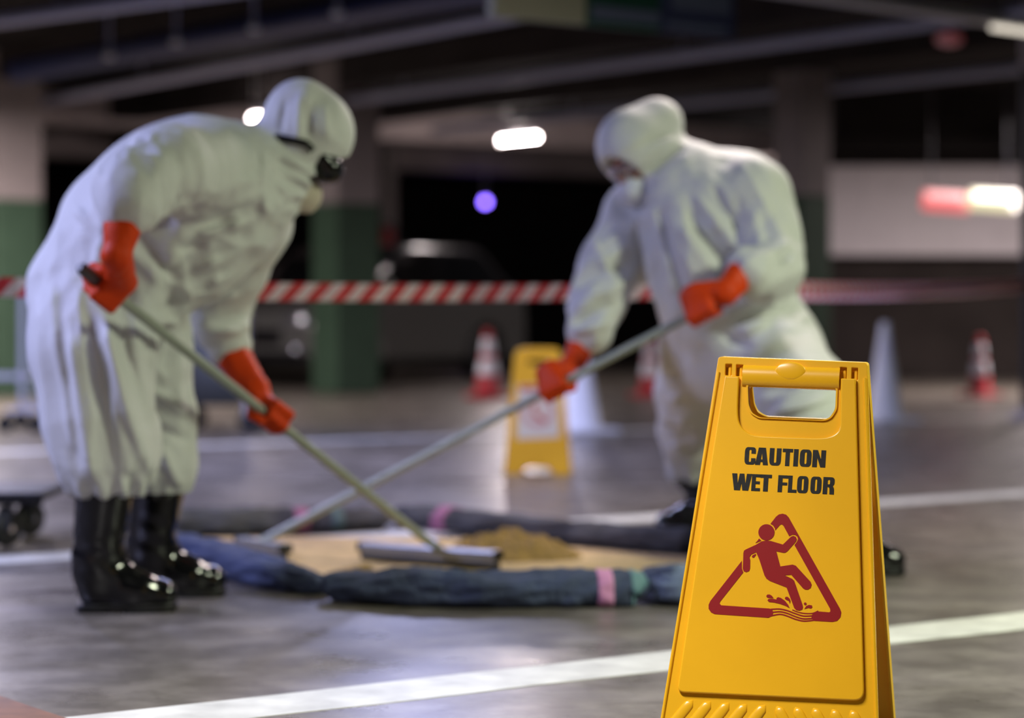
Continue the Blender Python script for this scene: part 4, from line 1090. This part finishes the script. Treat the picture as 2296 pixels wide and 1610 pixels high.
# ------------------------------------------------------------------ parked car
def car(front, rear, wdt, label):
    """front, rear = floor points below the ends of the near side"""
    d = (rear-front); L = d.length; ex = d.normalized(); ey = Vector((-ex.y, ex.x, 0))
    M = Matrix((ex, ey, Vector((0, 0, 1)))).transposed().to_4x4(); M.translation = front
    t = empty('parked_car', front+ex*L/2+ey*wdt/2, label, 'car')
    prof = [(0, .32), (.0, .62), (.06, .74), (.9, .92), (1.0, .93), (L-.35, .98), (L-.06, .92), (L, .70), (L, .30), (L-.1, .22), (.12, .22)]
    w0 = [L*.19, L*.80]; wr = .36
    bot = []
    def body_poly():
        pts = [(x, z) for x, z in prof[:9]]
        pts.append((L-.12, .22))
        for c in reversed(w0):
            for k in range(13):
                an = math.pi*k/12; pts.append((c+wr*math.cos(an), .24+wr*math.sin(an)*1.0))
        pts.append((.12, .22)); return pts
    MX = M @ Matrix(((1, 0, 0, 0), (0, 0, 1, 0), (0, 1, 0, 0), (0, 0, 0, 1)))
    me = fill([rounded(body_poly(), .03, 3)], wdt, .07, MX, 3)
    mk('body', me, M_car, t, smooth=False)
    cab = rounded([(L*.2, .92), (L*.40, 1.40), (L*.46, 1.44), (L*.80, 1.42), (L*.97, .96)], [.02, .1, .1, .15, .02], 5)
    mk('roof', fill([cab], wdt-.16, .09, MX @ Matrix.Translation((0, 0, .08)), 3), M_black, t, smooth=False)
    for y in (.068, wdt-.08):
        for pl in ([(L*.27, .96), (L*.415, 1.34), (L*.57, 1.36), (L*.57, .96)], [(L*.60, .96), (L*.60, 1.36), (L*.79, 1.34), (L*.89, .98)]):
            mk('side_window', fill([rounded(pl, .04, 4)], .012, 0, MX @ Matrix.Translation((0, 0, y))), M_glass, t, smooth=False)
    bm = box_bm((0, 0, 0), (.5, wdt-.36, .012), None, .004)
    bmesh.ops.transform(bm, matrix=M @ Matrix.Translation((L*.30-.008, wdt/2, 1.17)) @ Matrix.Rotation(-math.atan2(.48, L*.2), 4, 'Y'), verts=bm.verts)
    mk('windscreen', from_bm(bm), M_glass, t, smooth=False)
    for c in w0:
        for y in (.11, wdt-.11):
            Rw = M @ Matrix.Translation((c, y, .31)) @ Matrix.Rotation(math.pi/2, 4, 'X')
            o = mk('wheel', from_bm(lathe_bm([(.19, -.09), (.29, -.1), (.31, -.07), (.31, .07), (.29, .1), (.19, .09)], 32, Rw)), M_tyre, t)
            mk('hub', from_bm(lathe_bm([(.05, -.095), (.19, -.08), (.19, .08), (.05, .095)], 24, Rw)), M_grip, o)
    for y in (.26, wdt-.26):
        mk('headlight', from_bm(ellipsoid_bm(M @ Vector((.03, y, .66)), (.07, .17, .09), M.to_3x3())), M_chrome, t)
        mk('fog_light', from_bm(ellipsoid_bm(M @ Vector((.0, y, .38)), (.04, .07, .05), M.to_3x3())), M_chrome, t)
    bm = box_bm((0, 0, 0), (.05, wdt*.5, .16), None, .02); bmesh.ops.transform(bm, matrix=M @ Matrix.Translation((-.005, wdt/2, .5)), verts=bm.verts)
    mk('grille', from_bm(bm), M_black, t, smooth=False)
    bm = box_bm((0, 0, 0), (.06, wdt*.9, .12), None, .02); bmesh.ops.transform(bm, matrix=M @ Matrix.Translation((-.02, wdt/2, .30)), verts=bm.verts)
    mk('bumper', from_bm(bm), M_black, t, smooth=False)
    mk('wing_mirror', from_bm(ellipsoid_bm(M @ Vector((L*.29, -.06, 1.0)), (.06, .09, .065), M.to_3x3())), M_car, t)
car(P(700, 0, 23.6)*Vector((1, 1, 0)) if False else Vector((P(705, 0, 23.4).x, 23.4, 0)), Vector((P(1185, 0, 26.4).x, 26.4, 0)), 1.66, 'silver grey car parked behind the dark column')

# ------------------------------------------------------------------ lamps, pipes and signs under the ceiling
M_tube = {}
def emis(name, col, st):
    if name in M_tube: return M_tube[name]
    m = bpy.data.materials.new(name); m.use_nodes = True; nt = m.node_tree
    b = nt.nodes['Principled BSDF']; b.inputs['Base Color'].default_value = (.8, .8, .8, 1)
    b.inputs['Emission Color'].default_value = (*col, 1); b.inputs['Emission Strength'].default_value = st
    M_tube[name] = m; return m
def tube_lamp(c, d, L, col, st, label, watts=0, hw=.09, group='fluorescent lamps'):
    """a hanging fluorescent batten: housing, hanging rods, glowing tube, and its light"""
    c = Vector(c); d = Vector(d).normalized(); R = frame_from((0, 0, 1), d)
    t = empty('fluorescent_lamp', c, label, 'lamp', group)
    box('housing', c+Vector((0, 0, .045)), (L+.06, hw, .05), M_house, t, M=R, bev=.006)
    for s in (-1, 1):
        tube('rod', [c+d*s*L*.35+Vector((0, 0, .07)), Vector(((c+d*s*L*.35).x, (c+d*s*L*.35).y, CEIL))], .006, M_house, t, 8)
        box('end_holder', c+d*s*(L/2+.01), (.02, .035, .06), M_house, t, M=R, bev=.003)
    o = tube('glowing_tube', [c-d*L/2, c+d*L/2], .016, emis('tube %s %.0f' % (label[:12], st), col, st), t, 14)
    if watts:
        if hw < .05:
            ld = bpy.data.lights.new('lamp light', 'POINT'); ld.shadow_soft_size = .05
        else:
            ld = bpy.data.lights.new('lamp light', 'AREA'); ld.shape = 'RECTANGLE'; ld.size = L; ld.size_y = .12
            if col == NEUT: ld.spread = 2.05      # narrowed so the added sign lamp misses the workers
        ld.energy = watts; ld.color = col
        lo = bpy.data.objects.new('lamp_light', ld); COL.objects.link(lo)
        lo.parent = t; lo.matrix_parent_inverse = MW[t.name].inverted()
        lo.matrix_world = Matrix.Translation(c-Vector((0, 0, .03 if hw > .05 else .09))) @ R.to_4x4()
    return t
where = ['cool lamp to the left of the left worker', 'greenish lamp to the right of the right worker', 'warm lamp above the camera', 'lamp behind the right worker', 'lamp over the trolleys at left', 'cool lamp near the hanging board', 'far lamp beyond the left edge', 'lamp in front of the white wall at right']
for (x, y, z, col, wt, dr), lb in zip(LAMPS, where):
    tube_lamp((x, y, z), DA if dr == 'A' else DB, 1.2, col, 6, lb+', out of the picture', wt)
def lampat(x, y, Z, L, label, st=30, watts=12, d=DA):
    Y = (Z-CH)*F/(YH-y); c = P(x, y, Y); return tube_lamp(c, d, L, PINK, st, label, watts, .03)
lampat(1166, 311, 2.6, .70, 'lit fluorescent lamp hanging in the middle between the workers', 60, 95)
lampat(577, 263, 2.6, .2, 'lit lamp just behind the hood of the left worker', 40, 10)
lampat(1733, 386, 2.55, .2, 'lit lamp at the shoulder of the right worker', 45, 8)
# purple parking indicator
pp_ = P(1088, 453, 34.5)
t = empty('indicator_lamp', pp_, 'round purple parking indicator lamp in the dark background', 'lamp')
mk('globe', from_bm(ellipsoid_bm(pp_, (.05, .05, .05))), emis('purple lamp', (.22, .12, 1.0), 14), t)
tube('rod', [pp_+Vector((0, 0, .045)), Vector((pp_.x, pp_.y, CEIL))], .01, M_house, t, 8)
# small red lamp high on the right
rp_ = P(2128, 88, 17.5)
t = empty('warning_lamp', rp_, 'dim red lamp under the ceiling at the top right', 'lamp')
mk('lens', from_bm(ellipsoid_bm(rp_, (.10, .05, .05))), emis('dim red lamp', (.6, .03, .04), .12), t)
tube('rod', [rp_+Vector((0, 0, .04)), Vector((rp_.x, rp_.y, CEIL))], .01, M_pipe, t, 8)
# red and yellow-white light box
bA, bB = P(2068, 440, 23.0), P(2280, 462, 22.6)
ex = (bB-bA); ex.z = 0; L = ex.length; R = frame_from((0, 0, 1), ex) @ Matrix.Rotation(.09, 3, 'Y')
mid = (bA+bB)/2
t = empty('light_box', mid, 'glowing sign box, red left half and pale yellow right half', 'sign')
box('red_half', mid-ex*.25, (L*.5, .09, .19), emis('red light box', (1.0, .07, .08), .75), t, M=R, bev=.03)
box('yellow_half', mid+ex*.25, (L*.5, .09, .19), emis('yellow light box', (1.0, .92, .50), .8), t, M=R, bev=.03)
for s, col, st in ((-.25, (1.0, .30, .30), 1.3), (.25, (1.0, .96, .70), 3.5)):
    c = mid+ex*s+Vector((0, -.045, .035)); e_ = (R @ Vector((1, 0, 0)))
    tube('inner_tube', [c-e_*L*.2, c+e_*L*.2], .035, emis('light box tube %.2f' % s, col, st), t, 12)
for s in (-.4, .4): tube('rod', [mid+ex*s+Vector((0, 0, .05)), Vector(((mid+ex*s).x, (mid+ex*s).y, CEIL))], .008, M_post, t, 8)
# hanging direction board at the top
HB = 12.0
hA, hB = P(1100, 4, 11.6), P(1640, 88, 12.6)
ex = hB-hA; ex.z = 0; R = frame_from((0, 0, 1), ex); L = ex.length; zb = hB.z-.0
t = empty('hanging_board', ((hA+hB)/2).to_tuple(), 'hanging direction board with pale, green and blue panels at the top', 'sign')
base = Vector((hA.x, hA.y, zb)); e_ = ex.normalized()
def panel(nm, a, b, z0, z1, m, off=0): return box(nm, base+e_*L*(a+b)/2+Vector((0, 0, (z0+z1)/2))+R @ Vector((0, -off, 0)), (L*(b-a), .06 if not off else .01, z1-z0), m, t, M=R, bev=.004)
M_pale = mat('pale board', (.27, .28, .19), .5); M_grn = mat('green board', (.008, .05, .03), .5); M_blu = mat('blue board', (.025, .032, .075), .5); M_lgr = mat('light print', (.08, .10, .15), .5)
panel('pale_panel', 0, .36, 0, .42, M_pale); panel('green_panel', .36, .67, 0, .42, M_grn); panel('blue_panel', .67, 1, 0, .42, M_blu)
panel('light_print', .38, .66, .03, .10, M_lgr, .036); panel('light_print', .72, .97, .12, .26, M_lgr, .036); panel('light_print', .70, .95, .02, .06, M_lgr, .036)
for s in (.12, .88): tube('rod', [base+e_*L*s+Vector((0, 0, .4)), base+e_*L*s+Vector((0, 0, CEIL-zb))], .01, M_post, t, 8)
# pipes along the building grid
def pipe(a, b, r, label, m=M_pipe, ext=4, clamps=(.2, .5, .8)):
    A = P(a[0], a[1], (2.7-CH)*F/(YH-a[1])); B = P(b[0], b[1], (2.7-CH)*F/(YH-b[1])); d = (B-A).normalized()
    A = A-d*ext; B = B+d*ext
    t = empty('ceiling_pipe', (A+B)/2, label, 'pipe', 'pipes under the ceiling')
    tube('run', [A, B], r, m, t, 14)
    for s in clamps:
        p = A+(B-A)*s; tube('hanger', [p, Vector((p.x, p.y, CEIL))], .008, m, t, 8)
pipe((1100, 182), (2070, 52), .05, 'grey pipe crossing the top right under the direction board')
pipe((1500, 236), (2296, 152), .045, 'grey pipe above the shoulder of the right worker')
pipe((500, 152), (1150, 32), .05, 'grey pipe crossing the top above the left worker')
pipe((-60, 52), (330, 0), .05, 'grey pipe at the top left corner', ext=2)
pipe((300, 112), (900, 4), .10, 'wide blue duct with sprinklers at the top left', mat('navy duct', (.02, .028, .09), .5), ext=2)
for i, (x, y) in enumerate([(395, 97), (570, 66), (757, 32), (245, 128)]):
    Y = (2.62-CH)*F/(YH-y); p = P(x, y, Y)
    t = empty('sprinkler', p, ['second', 'third', 'fourth', 'first'][i]+' sprinkler head from the left along the blue duct', 'sprinkler', 'sprinklers along the duct')
    mk('rose', from_bm(lathe_bm([(.012, .05), (.03, .03), (.042, 0), (.03, -.012)], 18, Matrix.Translation(p))), M_house, t)
    tube('stem', [p+Vector((0, 0, .04)), Vector((p.x, p.y, CEIL))], .01, M_pipe, t, 8)
# long lamp trunking at the top right
tA, tB = P(1440, -30, 13.2), P(2330, 38, 15.9); tB.z = tA.z = 2.62
t = empty('lamp_trunking', (tA+tB)/2, 'long pale lamp trunking at the top right corner', 'lamp')
d = (tB-tA); R = frame_from((0, 0, 1), d)
box('channel', (tA+tB)/2+Vector((0, 0, .03)), (d.length, .16, .06), M_house, t, M=R, bev=.006)
for s in (.1, .5, .9):
    p = tA+d*s; tube('rod', [p+Vector((0, 0, .05)), Vector((p.x, p.y, CEIL))], .008, M_house, t, 8)
tube('glowing_tube', [tA+d*.86-Vector((0, 0, .02)), tA+d*.99-Vector((0, 0, .02))], .016, emis('trunking tube', (1, .9, .75), 1.1), t, 12)
